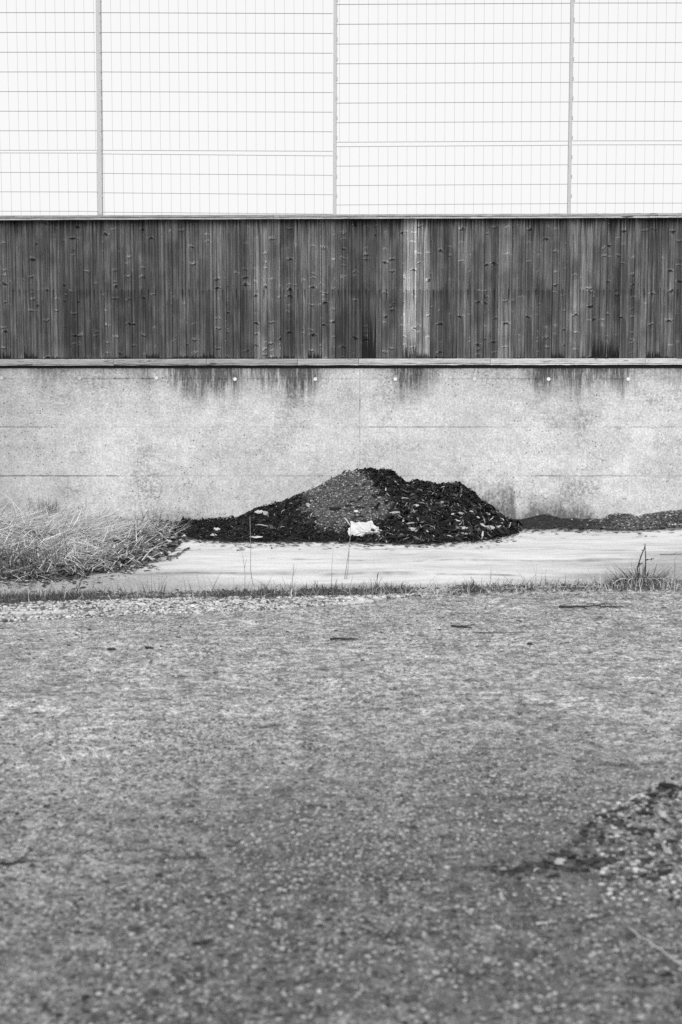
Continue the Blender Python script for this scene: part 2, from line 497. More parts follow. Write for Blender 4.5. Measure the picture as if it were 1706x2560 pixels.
def mat_tone(name, grain=60, lo=0.75, hi=1.25, rough=0.9):
    m = M(name, rough)
    g = m.noise(m.pos(), grain, 2, 0.7)
    return m.out(m.mul(m.attr(), m.rng(g, 0.2, 0.8, lo, hi, False)))


def mat_obj(name, grain=60, lo=0.75, hi=1.25, rough=0.9, scale=(1, 1, 1), bump=0.004):
    m = M(name, rough)
    o = m.obj(); r = m.info('Random')
    g = m.noise(m.scl(o, scale, m.comb(m.mul(r, 50.0), 0.0, 0.0)), grain, 3, 0.7)
    return m.out(m.mul(m.sep(m.info('Color'))[0], m.rng(g, 0.2, 0.8, lo, hi, False)), g, bump, 0.6)


def mat_soil(name, a, b):
    m = M(name, 0.95)
    p = m.pos()
    n = m.noise(p, 26, 5, 0.7); k = m.noise(p, 90, 2, 0.7)
    return m.out(m.mul(m.mix(m.rng(n, 0.3, 0.7), a, b), m.rng(k, 0.2, 0.8, 0.6, 1.4)), m.add(n, m.mul(k, 0.5)), 0.02, 0.8)


def mat_metal():
    m = M('galvanised_steel', 0.6)
    g = m.noise(m.pos(), 90, 2, 0.7)
    m.b.inputs['Metallic'].default_value = 0.0
    return m.out(m.mul(m.sep(m.info('Color'))[0], m.rng(g, 0.2, 0.8, 0.88, 1.12)))


CONC, TIMB, TRIM, SLAB, ASPH = mat_concrete(), mat_timber(), mat_trim(), mat_slab(), mat_asphalt()
METAL = mat_metal()
CHIPM = mat_tone('leaf_and_bark_flakes', 120, 0.7, 1.3)
GRAINM = mat_tone('crushed_gravel', 120, 0.8, 1.2)
GRASSM = mat_tone('grass_blades', 80, 0.85, 1.15, 0.75)
PEBM = mat_obj('pebble_stone', 60, 0.75, 1.2)
LEAFM = mat_obj('dead_leaf', 45, 0.65, 1.25)
WOODM = mat_obj('dead_wood', 40, 0.6, 1.3, 0.9, (1, 1, 1))
PLUGM = mat_obj('mortar_plug', 70, 0.85, 1.1)
PAPERM = mat_obj('white_sheet', 22, 0.86, 1.08, 0.7)
SOILM = mat_soil('black_humus', 0.010, 0.030)
GRAVSOIL = mat_soil('grey_gravel_soil', 0.035, 0.085)
STRAWSOIL = mat_soil('brown_soil', 0.10, 0.22)
NAILM = mat_obj('rusty_nail', 60, 0.8, 1.2)


def set_col(o, a, b=0.5, c=0.02):
    o.color = (a, b, c, 1)


# ------------------------------------------------------------------ ground
xs = np.unique(np.concatenate([np.linspace(-4.6, 4.6, 300), np.linspace(-1.5, 1.5, 150), -4.6 - np.geomspace(0.2, 150, 26), 4.6 + np.geomspace(0.2, 150, 26)]))
ys = np.unique(np.concatenate([np.linspace(-12.2, -4.0, 340), np.linspace(-4.0, 0.4, 20), -12.2 - np.geomspace(0.1, 120, 26), 0.4 + np.geomspace(0.3, 150, 20)]))


FRONT = [(-200, 1503), (0, 1497), (300, 1490), (600, 1484), (900, 1478), (1200, 1471), (1500, 1466), (1706, 1462), (1950, 1457)]
fp = np.array([G(a, b)[:2] for a, b in FRONT])
SL_X0, SL_X1 = -12.0, 12.0


def slab_front(x):
    return np.interp(x, fp[:, 0], fp[:, 1]) + 0.09 * fbm(np.asarray(x) * 1.6, np.asarray(x) * 0 + 3.3, 5)


def ground_z(x, y):
    x = np.asarray(x, float); y = np.asarray(y, float)
    fr = slab_front(x)
    near = smooth(0.0, -1.2, y - fr) * smooth(-40, -20, y)
    lift = 0.037 * smooth(0.30, 0.02, y - fr)                # fines have built up to the edge of the slab
    big = 0.022 * fbm(x * 0.8, y * 0.8, 3)
    sm = 0.010 * fbm(x * 5, y * 5, 3) + 0.004 * fbm(x * 26, y * 26, 2)
    line = -10.62 + 1.15 * (x - 0.72)
    near_r = 0.035 * np.exp(-((y - line) / 0.16) ** 2) * smooth(0.62, 0.95, x)
    # wheel-worn shallow edge of earth at the right near corner
    rim = 0.035 * smooth(0.85, 1.35, x + 0.3 * fbm(x * 2, y * 2, 2)) * smooth(-9.0, -9.8, y)
    return -0.045 + lift + near * (big + sm + rim + near_r * (1 + 1.2 * fbm(x * 9, y * 9, 2)))


gx, gy = np.meshgrid(xs, ys)
gz = ground_z(gx, gy)
nx_, ny_ = len(xs), len(ys)
idx = np.arange(nx_ * ny_).reshape(ny_, nx_)
quads = np.stack([idx[:-1, :-1], idx[:-1, 1:], idx[1:, 1:], idx[1:, :-1]], -1).reshape(-1, 4)
ground = mesh_np('asphalt_ground', np.stack([gx, gy, gz], -1).reshape(-1, 3), quads, ASPH, smooth_shade=True)
tag(ground, kind='structure')

# concrete slab at the foot of the wall, its front edge crumbling
sx = np.linspace(-6, 6, 400)
sx = np.concatenate([[SL_X0], sx, [SL_X1]])
tv = np.linspace(0, 1, 60)
VX = np.repeat(sx[None], len(tv), 0)
VY = slab_front(sx)[None] * (1 - tv[:, None]) + 0.0 * tv[:, None] - 0.003
VZ = 0.006 * fbm(VX * 1.5, VY * 1.5, 3)
V = np.stack([VX, VY, VZ], -1).reshape(-1, 3)
idx = np.arange(len(V)).reshape(len(tv), len(sx))
q = np.stack([idx[:-1, :-1], idx[:-1, 1:], idx[1:, 1:], idx[1:, :-1]], -1).reshape(-1, 4)
base = len(V)
skirt = V[:len(sx)].copy(); skirt[:, 2] = -0.16
V = np.concatenate([V, skirt])
s_id = np.arange(len(sx)) + base
q2 = np.stack([s_id[:-1], s_id[1:], idx[0, 1:], idx[0, :-1]], -1)
slab = mesh_np('concrete_slab', V, np.concatenate([q, q2]), SLAB, smooth_shade=False)
tag(slab, kind='structure')


def slab_z(x, y):
    return 0.006 * fbm(np.asarray(x) * 1.5, np.asarray(y) * 1.5, 3)


def floor_z(x, y):
    return np.where(np.asarray(y) > slab_front(x), slab_z(x, y), ground_z(x, y))


# ------------------------------------------------------------------ concrete wall
wall = empty('concrete_wall', (0, 0, 0))
tag(wall, 'long pale stained concrete retaining wall below the dark timber boards', 'wall')
ZT = W(0, 921)[2]
lifts = [-0.3, W(0, 1190)[2], W(0, 1068)[2], W(0, 947)[2], ZT]
joints = [-12.0, W(900 - 1400, 1000)[0], W(900, 1000)[0], W(900 + 1400, 1000)[0], 12.0]
for i in range(len(joints) - 1):
    for k in range(4):
        bm = bmesh.new()
        a, b = joints[i] + 0.0004, joints[i + 1] - 0.0004
        yo = random.uniform(-0.0006, 0.0006)
        box(bm, a, b, yo, 0.4, lifts[k] + 0.0002, lifts[k + 1] - 0.0002)
        bm_obj('concrete_panel', bm, CONC, wall)

bm = bmesh.new()
bmesh.ops.create_cone(bm, segments=18, radius1=0.021, radius2=0.0175, depth=0.012, cap_ends=True)
plug_me = bpy.data.meshes.new('tie_plug'); bm.to_mesh(plug_me); bm.free(); plug_me.materials.append(PLUGM)
plugs = [(5, 945, .55), (200, 946, .52), (392, 945, .70), (588, 948, .80), (789, 948, .78), (989, 948, .78), (1187, 948, .66), (1372, 948, .80), (1571, 948, .80),
         (394, 1239, .58), (590, 1239, .60), (561, 1281, .56), (1365, 1241, .68), (1561, 1242, .62), (1533, 1260, .56), (-190, 947, .7), (1770, 948, .7)]
for a, b, t in plugs:
    w = W(a, b)
    o = link_mesh('tie_plug', plug_me, wall, (w[0], -0.0055 if t > .6 else -0.0015, w[2]), (math.pi / 2, 0, 0))
    set_col(o, t * 0.9)

# ------------------------------------------------------------------ timber boarding on top of the wall
hoard = empty('timber_boarding', (0, 0, ZT))
tag(hoard, 'dark weathered vertical timber boarding standing on the concrete wall', 'timber wall')
YB = -0.020
ZB0, ZB1 = W(853, 897, YB)[2], W(853, 545, YB)[2]
HB = ZB1 - ZB0


def board_mesh(w, seed):
    """board with a shallow middle groove, chamfered edges, a slightly ragged foot"""
    r_ = random.Random(seed)
    g = 0.004
    prof = [(-w / 2, 0.003), (-w / 2 + 0.0015, 0.0), (-g, r_.uniform(-.0008, .0008)), (-g * .4, 0.005), (g * .4, 0.005), (g, r_.uniform(-.0008, .0008)), (w / 2 - 0.0015, 0.0), (w / 2, 0.003)]
    if r_.random() < 0.35:
        prof = [p for p in prof if abs(p[0]) > 0.01]
    bm = bmesh.new()
    rows = []
    for z in (0, HB):
        rows.append([bm.verts.new((px_, d_, z)) for px_, d_ in prof] + [bm.verts.new((w / 2, 0.024, z)), bm.verts.new((-w / 2, 0.024, z))])
    n = len(rows[0])
    for i in range(n):
        bm.faces.new((rows[0][i], rows[0][(i + 1) % n], rows[1][(i + 1) % n], rows[1][i]))
    bm.faces.new(rows[0][::-1]); bm.faces.new(rows[1])
    me = bpy.data.meshes.new('board')
    bmesh.ops.recalc_face_normals(bm, faces=bm.faces)
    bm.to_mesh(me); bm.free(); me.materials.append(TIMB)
    return me


BW = 0.1425
board_mes = [board_mesh(BW - 0.003, s) for s in range(6)]
x = W(1025, 720, YB)[0] - 34 * BW         # one board's centre falls on the bleached board
nail_pts = []
for i in range(75):
    px = 853 + x * 235
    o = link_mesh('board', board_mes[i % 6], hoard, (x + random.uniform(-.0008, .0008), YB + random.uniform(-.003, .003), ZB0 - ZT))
    t = random.choice((0.052, 0.060, 0.068, 0.075, 0.084, 0.094)) * random.uniform(0.9, 1.1)
    t *= 0.98 * float(np.interp(px, [0, 300, 560, 700, 800, 880, 930, 1000, 1100, 1200, 1450, 1706], [0.95, .85, .95, 1.0, .92, .75, .8, .88, .92, 1.12, 1.10, 1.05]))
    if abs(px - 1025) < 12: t = 0.27
    elif abs(px - 1058) < 12: t = 0.17
    elif abs(px - 918) < 22: t *= 0.62
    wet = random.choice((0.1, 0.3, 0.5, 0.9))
    foot = random.choice((0.004, 0.008, 0.012, 0.02, 0.04))
    if abs(px - 918) < 22: foot = 0.34
    elif abs(px - 1025) < 12: foot = 0.10
    elif abs(px - 1500) < 25: foot = 0.13
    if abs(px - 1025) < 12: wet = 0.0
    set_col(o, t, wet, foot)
    for s in (-0.036, 0.036):
        nail_pts.append((x + s, YB - 0.001, ZB0 + 0.712 + random.uniform(-.016, .012)))
    x += BW
bm = bmesh.new()
for p in nail_pts:
    bmesh.ops.create_cone(bm, segments=6, radius1=0.0042, radius2=0.0034, depth=0.005, cap_ends=True,
                          matrix=Matrix.Translation(p) @ Matrix.Rotation(math.pi / 2, 4, 'X'))
bmesh.ops.translate(bm, verts=bm.verts, vec=(0, 0, -ZT))
o = bm_obj('nail_heads', bm, NAILM, hoard); set_col(o, 0.02); tag(o, kind='stuff')


def plank(name, x0, x1, y0, y1, z0, z1, tone, slope=0.0, rag=0.003, parent=hoard):
    """a trim plank with slightly uneven edges; its top drains towards the yard"""
    n = max(6, int((x1 - x0) / 0.09))
    bm = bmesh.new(); rows = []
    cx = (x0 + x1) / 2
    for i in range(n + 1):
        xx = x0 + (x1 - x0) * i / n
        e = [random.uniform(-rag, rag) for _ in range(3)]
        s = slope * xx
        rows.append([bm.verts.new(p) for p in ((xx - cx, y0 + e[0], z0 + s + e[1]), (xx - cx, y0 + e[0], z1 - 0.008 + s + e[2]), (xx - cx, y0 + 0.006, z1 + s),
                                               (xx - cx, y1, z1 + 0.004 + s), (xx - cx, y1, z0 + s))])
    for a, b in zip(rows[:-1], rows[1:]):
        for k in range(5):
            bm.faces.new((a[k], a[(k + 1) % 5], b[(k + 1) % 5], b[k]))
    bm.faces.new(rows[0]); bm.faces.new(rows[-1][::-1])
    o = bm_obj(name, bm, TRIM, parent)
    o.location = (cx, 0, -ZT)
    set_col(o, tone)
    return o


# capping: two boards deep (a fascia with a flat board over it)
YC = -0.095
zc1, zc0 = W(853, 535.5, YC)[2], W(853, 546.5, YC)[2]
cx_ = [-10.0, W(-300, 540)[0], W(685, 540)[0], W(1025, 540)[0], W(1640, 540)[0], 10.0]
for a, b, t in zip(cx_[:-1], cx_[1:], (.36, .36, .40, .42, .44)):
    plank('capping_board', a + .0015, b - .0015, YC, 0.16, zc0 + 0.020, zc1, t * 0.78, 0.0035, 0.002)
    plank('fascia_board', a + .0015, b - .0015, YC + 0.006, -0.050, zc0, zc0 + 0.0185, t * 1.15, 0.0035, 0.002)
YS = -0.056
zs1, zs0 = W(853, 897, YS)[2], W(853, 912.5, YS)[2]
sx_ = [-10.0, W(-420, 900)[0], W(286, 900)[0], W(517, 900)[0], W(745, 900)[0], W(897, 900)[0], W(1225, 900)[0], W(1611, 900)[0], 10.0]
for a, b, t in zip(sx_[:-1], sx_[1:], (.30, .33, .30, .30, .36, .44, .50, .52)):
    plank('sill_board', a + .002, b - .002, YS + random.uniform(-.004, .004), 0.010, zs0 + 0.0135, zs1, t, 0.0012, 0.003)
    plank('sill_lath', a + .001, b - .001, YS + 0.004, 0.010, zs0, zs0 + 0.0105, t * 1.3, 0.0012, 0.003)
# carcass the boards are nailed to
bm = bmesh.new(); box(bm, -10, 10, 0.0125, 0.30, 0.001, zc0 - ZT + 0.012)
o = bm_obj('backing_frame', bm, WOODM, hoard); set_col(o, 0.04)

# ------------------------------------------------------------------ wire mesh fence on top
fence = empty('wire_mesh_fence', (0, 0.10, zc1))
tag(fence, 'tall galvanised welded wire mesh fence rising above the timber boarding', 'fence')
FY = 0.10


def cyl_between(bm, a, b, r, seg=6):
    a, b = Vector(a), Vector(b)
    d = b - a
    mt = Matrix.Translation((a + b) / 2) @ d.to_track_quat('Z', 'Y').to_matrix().to_4x4()
    bmesh.ops.create_cone(bm, segments=seg, radius1=r, radius2=r, depth=d.length, cap_ends=True, matrix=mt)


ZF0 = W(853, 531, FY)[2] - 0.03
ZF1 = W(853, -170, FY)[2]
PITCHX = W(1427, 300, FY)[0] - W(838, 300, FY)[0]
p0 = W(837, 530, FY)[0]
posts = []
for k in range(-3, 4):
    xb = p0 + k * PITCHX
    lean = {-1: 0.02, 0: 0.012, 1: 0.004}.get(k, 0.0)
    wd = {-1: 0.052, 0: 0.038, 1: 0.032}.get(k, 0.045)
    bm = bmesh.new()
    v = box(bm, -wd / 2, wd / 2, -0.03, 0.03, 0, ZF1 + 0.06 - ZF0)
    for q_ in v[4:]:
        q_.co.x += lean
    bmesh.ops.bevel(bm, geom=[e for e in bm.edges], offset=0.004, segments=1, affect='EDGES')
    pst = bm_obj('post', bm, METAL, fence)
    pst.location = (xb, 0, ZF0 - zc1)
    set_col(pst, 0.46)
    # clamps that hold the wires
    cb = bmesh.new()
    zz = 0.18
    while zz < ZF1 - ZF0:
        box(cb, wd / 2 - 0.004 + lean * zz / 3, wd / 2 + 0.008 + lean * zz / 3, -0.036, -0.012, zz, zz + 0.035)
        zz += 0.2
    co = bm_obj('clamps', cb, METAL, pst); set_col(co, 0.38); tag(co, kind='stuff')
    posts.append((xb, wd))

# horizontal wire heights read from each bay: left end, right end (photo rows)
bays = {-2: (377, 377, 383, 384), -1: (377, 379.5, 386, 391), 0: (357, 354, 368, 364.5), 1: (353.5, 353, 363.5, 363), 2: (360, 360, 370, 370), -3: (377, 377, 385, 385)}


def mesh_panel(x0, x1, zl, zr, rows, z_extra_low, vx_off, top):
    """one welded panel: twin horizontal wires, single uprights; rows = offsets from the base line"""
    bm = bmesh.new()
    for r in rows:
        for yy in (-0.006, 0.006):
            cyl_between(bm, (x0, yy, zl + r), (x1, yy, zr + r), 0.0024, 5)
    n = int((x1 - x0) / 0.1) + 1
    for i in range(n):
        xx = x0 + vx_off + 0.1 * i
        if xx > x1 - 0.004: break
        f_ = (xx - x0) / (x1 - x0)
        zb = zl + (zr - zl) * f_
        cyl_between(bm, (xx, 0, zb + z_extra_low), (xx, 0, zb + top), 0.0014, 5)
    o = bm_obj('mesh_panel', bm, METAL, fence)
    o.location = (0, -0.034, -zc1)
    set_col(o, 0.34)
    return o


for k, (ul, ur, ll, lr) in bays.items():
    x0, x1 = p0 + k * PITCHX + 0.02, p0 + (k + 1) * PITCHX - 0.02
    off = {-2: 0.012, -1: 0.025, 0: 0.032, 1: 0.055}.get(k, 0.03)
    zu = W(853, ul, FY)[2], W(853, ur, FY)[2]
    zlw = W(853, ll, FY)[2], W(853, lr, FY)[2]
    up = mesh_panel(x0, x1, zu[0], zu[1], [0.2 * j for j in range(0, 11)], 0.0, off, 2.03)
    low_rows = [0.0, -0.2, -0.4, -0.6, -0.8]
    mesh_panel(x0, x1, zlw[0], zlw[1], [r for r in low_rows if zlw[0] + r > ZF0], ZF0 - max(zlw), off + 0.006, 0.0)

# ------------------------------------------------------------------ builders for loose matter
def chips(name, P, L, Wd, az, tilt, bend, tone, mat, parent=None, roll=None):
    """flat bent flakes: three cross sections each"""
    n = len(P)
    d = np.stack([np.cos(az) * np.cos(tilt), np.sin(az) * np.cos(tilt), np.sin(tilt)], -1)
    s = np.stack([-np.sin(az), np.cos(az), np.zeros(n)], -1)
    u = np.cross(d, s)
    if roll is None: roll = rng.normal(0, 0.6, n)
    s2 = s * np.cos(roll)[:, None] + u * np.sin(roll)[:, None]
    u2 = np.cross(d, s2); u2 *= np.sign(u2[:, 2:3] + 1e-6)
    V = np.zeros((n, 6, 3))
    for k, t in enumerate((-0.5, 0.0, 0.5)):
        c = P + d * (L * t)[:, None] + u2 * ((0.25 - t * t) * bend * L)[:, None]
        w = Wd * (1.0 if k == 1 else 0.45)
        V[:, 2 * k] = c - s2 * (w / 2)[:, None]
        V[:, 2 * k + 1] = c + s2 * (w / 2)[:, None]
    b = np.arange(n)[:, None] * 6
    Fq = np.concatenate([b + np.array([[0, 1, 3, 2]]), b + np.array([[2, 3, 5, 4]])])
    return mesh_np(name, V.reshape(-1, 3), Fq, mat, np.repeat(tone, 6), parent=parent)


bm = bmesh.new(); bmesh.ops.create_icosphere(bm, subdivisions=1, radius=1)
ICO = np.array([v.co[:] for v in bm.verts]); ICOF = np.array([[v.index for v in f.verts] for f in bm.faces]); bm.free()


def stones(name, P, size, tone, mat, parent=None, flat=0.6):
    n = len(P)
    sc = np.stack([rng.uniform(.7, 1.35, n), rng.uniform(.7, 1.2, n), rng.uniform(.7, 1.1, n) * flat], -1) * size[:, None]
    jit = 1 + rng.normal(0, 0.14, (n, len(ICO), 1))
    v = ICO[None] * jit * sc[:, None]
    a = rng.uniform(0, 6.28, n)
    ca, sa = np.cos(a)[:, None], np.sin(a)[:, None]
    V = np.stack([v[..., 0] * ca - v[..., 1] * sa, v[..., 0] * sa + v[..., 1] * ca, v[..., 2]], -1) + P[:, None]
    Fq = (np.arange(n)[:, None, None] * len(ICO) + ICOF[None]).reshape(-1, 3)
    return mesh_np(name, V.reshape(-1, 3), Fq, mat, np.repeat(tone, len(ICO)), parent=parent)


def blades(name, P, L, Wd, az, lean0, curl, tone, mat, parent=None, K=5, side=None):
    """tapered strips; lean0 = angle from upright at the root, curl = extra bend to the tip"""
    n = len(P)
    V = np.zeros((n, K, 2, 3))
    h = np.stack([np.cos(az), np.sin(az), np.zeros(n)], -1)
    c = P.copy()
    sa = az + math.pi / 2 if side is None else side
    s = np.stack([np.cos(sa), np.sin(sa), np.zeros(n)], -1)
    for k in range(K):
        t = k / (K - 1)
        ang = lean0 + curl * t
        if k:
            c = c + (h * np.sin(ang)[:, None] + np.array([0, 0, 1]) * np.cos(ang)[:, None]) * (L / (K - 1))[:, None]
        w = Wd * (1 - 0.8 * t)
        V[:, k, 0] = c - s * (w / 2)[:, None]
        V[:, k, 1] = c + s * (w / 2)[:, None]
    b = np.arange(n)[:, None] * (2 * K)
    Fq = np.concatenate([b + np.array([[2 * k, 2 * k + 1, 2 * k + 3, 2 * k + 2]]) for k in range(K - 1)])
    return mesh_np(name, V.reshape(-1, 3), Fq, mat, np.repeat(tone, 2 * K), parent=parent)


def heightfield(name, fn, x0, x1, y0, y1, nx, ny, mat, parent=None, eps=0.004):
    X, Y = np.meshgrid(np.linspace(x0, x1, nx), np.linspace(y0, y1, ny))
    Z = fn(X, Y)
    V = np.stack([X, Y, Z], -1).reshape(-1, 3)
    idx = np.arange(len(V)).reshape(ny, nx)
    q = np.stack([idx[:-1, :-1], idx[:-1, 1:], idx[1:, 1:], idx[1:, :-1]], -1).reshape(-1, 4)
    keep = (V[q][:, :, 2] > eps).any(1)
    q = q[keep]
    used = np.unique(q); mp = -np.ones(len(V), int); mp[used] = np.arange(len(used))
    return mesh_np(name, V[used], mp[q], mat, smooth_shade=True, parent=parent)


def scatter(n, x0, x1, y0, y1, fn, lo=0.0):
    x = rng.uniform(x0, x1, n); y = rng.uniform(y0, y1, n)
    h = fn(x, y)
    k = h > lo
    return x[k], y[k], h[k]


def slope_az(fn, x, y, e=0.03):
    return (fn(x + e, y) - fn(x - e, y)) / (2 * e), (fn(x, y + e) - fn(x, y - e)) / (2 * e)


# ------------------------------------------------------------------ the heap against the wall
YR = -0.42
SIL = [(430, 1340), (470, 1338), (500, 1333), (540, 1322), (590, 1304), (640, 1279), (700, 1262), (750, 1243), (800, 1223), (850, 1195), (880, 1187), (905, 1181),
       (925, 1181), (945, 1186), (965, 1181), (985, 1188), (1000, 1202), (1020, 1213), (1060, 1210), (1080, 1217), (1100, 1220), (1130, 1217), (1160, 1224), (1185, 1238), (1200, 1258),
       (1230, 1276), (1250, 1292), (1275, 1310), (1300, 1330)]
sil = np.array([[W(a, b + 9, YR)[0], W(a, b, YR)[2]] for a, b in SIL])
TOE = [(430, 1336), (470, 1345), (530, 1351), (600, 1356), (700, 1356), (800, 1355), (900, 1356), (980, 1359), (1050, 1361), (1150, 1355), (1230, 1348), (1280, 1336), (1302, 1327)]
toe = np.array([G(a, b)[:2] for a, b in TOE])
HX0, HX1 = toe[0, 0], toe[-1, 0]


def h_mulch(x, y):
    hr = np.maximum(np.interp(x, sil[:, 0], sil[:, 1]), 0)
    yf = np.interp(x, toe[:, 0], toe[:, 1]) + 0.06 * fbm(x * 4, x * 0 + 1.0, 3)
    inside = (x > HX0) & (x < HX1)
    t = np.clip((YR - y) / np.maximum(YR - yf, 1e-3), 0, 1.3)
    prof = np.where(y > YR, 1.0 - 0.06 * (y - YR) / 0.42, 1 - t ** 0.92)
    lump = 0.035 * fbm(x * 3.2, y * 3.2, 3) + 0.018 * fbm(x * 14, y * 14, 2)
    h = hr * prof + lump * np.clip(hr * 3, 0, 1) * smooth(1.05, 0.8, t)
    h = np.maximum(h, 0.03 * smooth(1.02, 0.9, t) * (1 + 2 * fbm(x * 9, y * 9, 2)))
    return np.where(inside & (t < 1.05), h, -0.03)


# gravel is a cone tipped on the front of the mulch
def g_weight(x, y):
    """how much gravel lies at a spot of the heap: 1 inside the cone, fading out over the slumped rim"""
    return smooth(-0.02, 0.016, h_gravel(x, y) - h_mulch(x, y) + 0.012 * fbm(x * 16, y * 16, 2))


GA = np.array([W(903, 1181, YR)[0], YR])


def h_gravel(x, y):
    apex = sil[:, 1].max() - 0.005
    px = 853 + x * 235 * CAM_D / (CAM_D + y)
    # sector: steep boundary on the right, soft one on the left
    dx, dy = x - GA[0], GA[1] - y
    nz_ = 0.16 * fbm(x * 4.5, y * 4.5 + 3, 4)
    right = dx - (0.05 + 0.34 * np.clip(dy, 0, 2)) + nz_ * 0.6
    left = -(dx + 0.66 - 0.22 * np.clip(dy, 0, 2)) + nz_ * 1.3
    lo = (dy - 0.98) * 0.8 + nz_ * 0.8
    inset = np.maximum(np.maximum(right, left), lo)
    base_ = h_mulch(x, y)
    h = base_ + np.clip(-inset * 0.22, -0.04, 0.032)
    return np.where((inset < 0.25) & (base_ > 0.03), h, base_ - 0.06)


mulch = heightfield('mulch_heap', h_mulch, HX0 - 0.05, HX1 + 0.05, -2.2, -0.005, 190, 110, SOILM)
tag(mulch, 'black rotting leaf and bark mulch heap piled against the concrete wall', 'compost heap')
n0 = 26000
x, y, h = scatter(n0, HX0, HX1, -2.1, -0.06, h_mulch, 0.004)
rnd = rng.random(len(x))
k = rnd > g_weight(x, y) * 0.965
h = np.maximum(h, np.where(g_weight(x, y) > .5, h_gravel(x, y), h))
x, y, h = x[k], y[k], h[k]
sx1, sy1 = slope_az(h_mulch, x, y)
az = rng.uniform(0, 6.28, len(x))
tl = np.arctan(np.clip(sx1 * np.cos(az) + sy1 * np.sin(az), -1.2, 1.2)) + rng.normal(0, 0.35, len(x))
rightness = smooth(-0.1, 0.5, x)
L = rng.uniform(0.03, 0.085, len(x)) * (0.7 + 0.75 * rightness)
tone = np.exp(rng.normal(math.log(0.012), 0.5, len(x)))
pale = rng.random(len(x))
tone = np.where(pale < 0.10 + 0.12 * rightness, rng.uniform(0.05, 0.16, len(x)), tone)
tone = np.where(pale < 0.025 + 0.05 * rightness, rng.uniform(0.22, 0.5, len(x)), tone)
c_ = chips('mulch_flakes', np.stack([x, y, h + rng.uniform(0.0, 0.022, len(x))], -1), L, L * np.where(tone > 0.04, rng.uniform(0.07, 0.22, len(x)), rng.uniform(0.14, 0.42, len(x))), az, tl, rng.normal(0.2, 0.4, len(x)), tone, CHIPM, mulch)
tag(c_, kind='stuff')

gravel = heightfield('gravel_heap', lambda a, b: np.where(h_gravel(a, b) > h_mulch(a, b) + 0.002, h_gravel(a, b), -1.0), -1.5, 1.0, -1.75, -0.3, 140, 90, GRAVSOIL, eps=-0.5)
tag(gravel, 'grey gravel cone tipped on the middle of the black mulch heap', 'gravel heap')
x, y, h = scatter(34000, -1.5, 1.0, -1.75, -0.3, lambda a, b: np.maximum(h_gravel(a, b), h_mulch(a, b)), 0.03)
k = rng.random(len(x)) < np.clip(g_weight(x, y) * 1.1, 0.0, 1)
x, y, h = x[k], y[k], h[k]
tone = np.exp(rng.normal(math.log(0.080), 0.55, len(x)))
tone = np.where(rng.random(len(x)) < 0.07, rng.uniform(0.25, 0.5, len(x)), tone)
c_ = stones('gravel_grains', np.stack([x, y, h], -1), rng.uniform(0.005, 0.013, len(x)), np.clip(tone, 0.01, 0.5), GRAINM, gravel, 0.7)
tag(c_, kind='stuff')

# thin dark soil and gravel bank along the foot of the wall to the right
BK = [(1240, 1296), (1300, 1302), (1345, 1293), (1370, 1288), (1400, 1298), (1480, 1300), (1510, 1302), (1530, 1291), (1560, 1287), (1600, 1292), (1650, 1284), (1700, 1279), (1800, 1274), (1950, 1272), (2300, 1290)]
bk = np.array([[W(a, b, -0.12)[0], W(a, b, -0.12)[2]] for a, b in BK])
BF = [(1240, 1326), (1300, 1322), (1400, 1321), (1500, 1323), (1580, 1326), (1650, 1322), (1706, 1318), (1950, 1320), (2300, 1320)]
bf = np.array([G(a, b)[:2] for a, b in BF])


def h_bank(x, y):
    hr = np.interp(x, bk[:, 0], bk[:, 1]); yf = np.interp(x, bf[:, 0], bf[:, 1]) + 0.08 * fbm(x * 4, x * 0 + 5, 3)
    t = np.clip((-0.12 - y) / np.maximum(-0.12 - yf, 0.05), 0, 1.5)
    h = hr * np.where(y > -0.12, 1, 1 - t ** 1.3) + 0.018 * fbm(x * 12, y * 12, 2) * smooth(1.1, 0.7, t)
    return np.where((t < 1.05) & (x > bk[0, 0]), h, -0.03)


bank = heightfield('soil_bank', h_bank, bk[0, 0], bk[-1, 0], -1.2, -0.005, 220, 40, mat_soil('dark_bank_soil', 0.014, 0.04))
tag(bank, kind='structure')
x, y, h = scatter(16000, bk[0, 0], bk[-1, 0], -1.1, -0.01, h_bank, 0.003)
w_ = smooth(2.3, 3.1, x + 0.3 * fbm(x * 3, y * 3, 2))
kk = rng.random(len(x)) < 0.25 + 0.75 * w_
x, y, h, w_ = x[kk], y[kk], h[kk], w_[kk]
tone = np.exp(rng.normal(math.log(0.03), 0.4, len(x))) * (1 + 2.0 * w_)
tone = np.where(rng.random(len(x)) < 0.08 * w_, rng.uniform(.25, .5, len(x)), tone)
c_ = stones('bank_gravel', np.stack([x, y, h], -1), rng.uniform(0.006, 0.017, len(x)), np.clip(tone, .008, .5), GRAINM, bank, 0.75)
tag(c_, kind='stuff')

# dark crumbs of mulch strewn on the slab in front of the heaps
x = rng.uniform(HX0 - 0.7, 4.2, 2600)
toe_y = np.where(x < HX1, np.interp(x, toe[:, 0], toe[:, 1]), np.interp(x, bf[:, 0], bf[:, 1]))
y = toe_y - np.abs(rng.exponential(0.14, len(x))) + 0.06
ok = y > -2.4
x, y = x[ok], y[ok]
c_ = chips('mulch_crumbs', np.stack([x, y, slab_z(x, y) + 0.006], -1), rng.uniform(0.02, 0.07, len(x)), rng.uniform(0.01, 0.025, len(x)), rng.normal(0, 0.5, len(x)), rng.normal(0, .1, len(x)),
           rng.uniform(0, .3, len(x)), rng.uniform(0.015, 0.07, len(x)), CHIPM, roll=rng.normal(0, .2, len(x)))
tag(c_, kind='stuff')

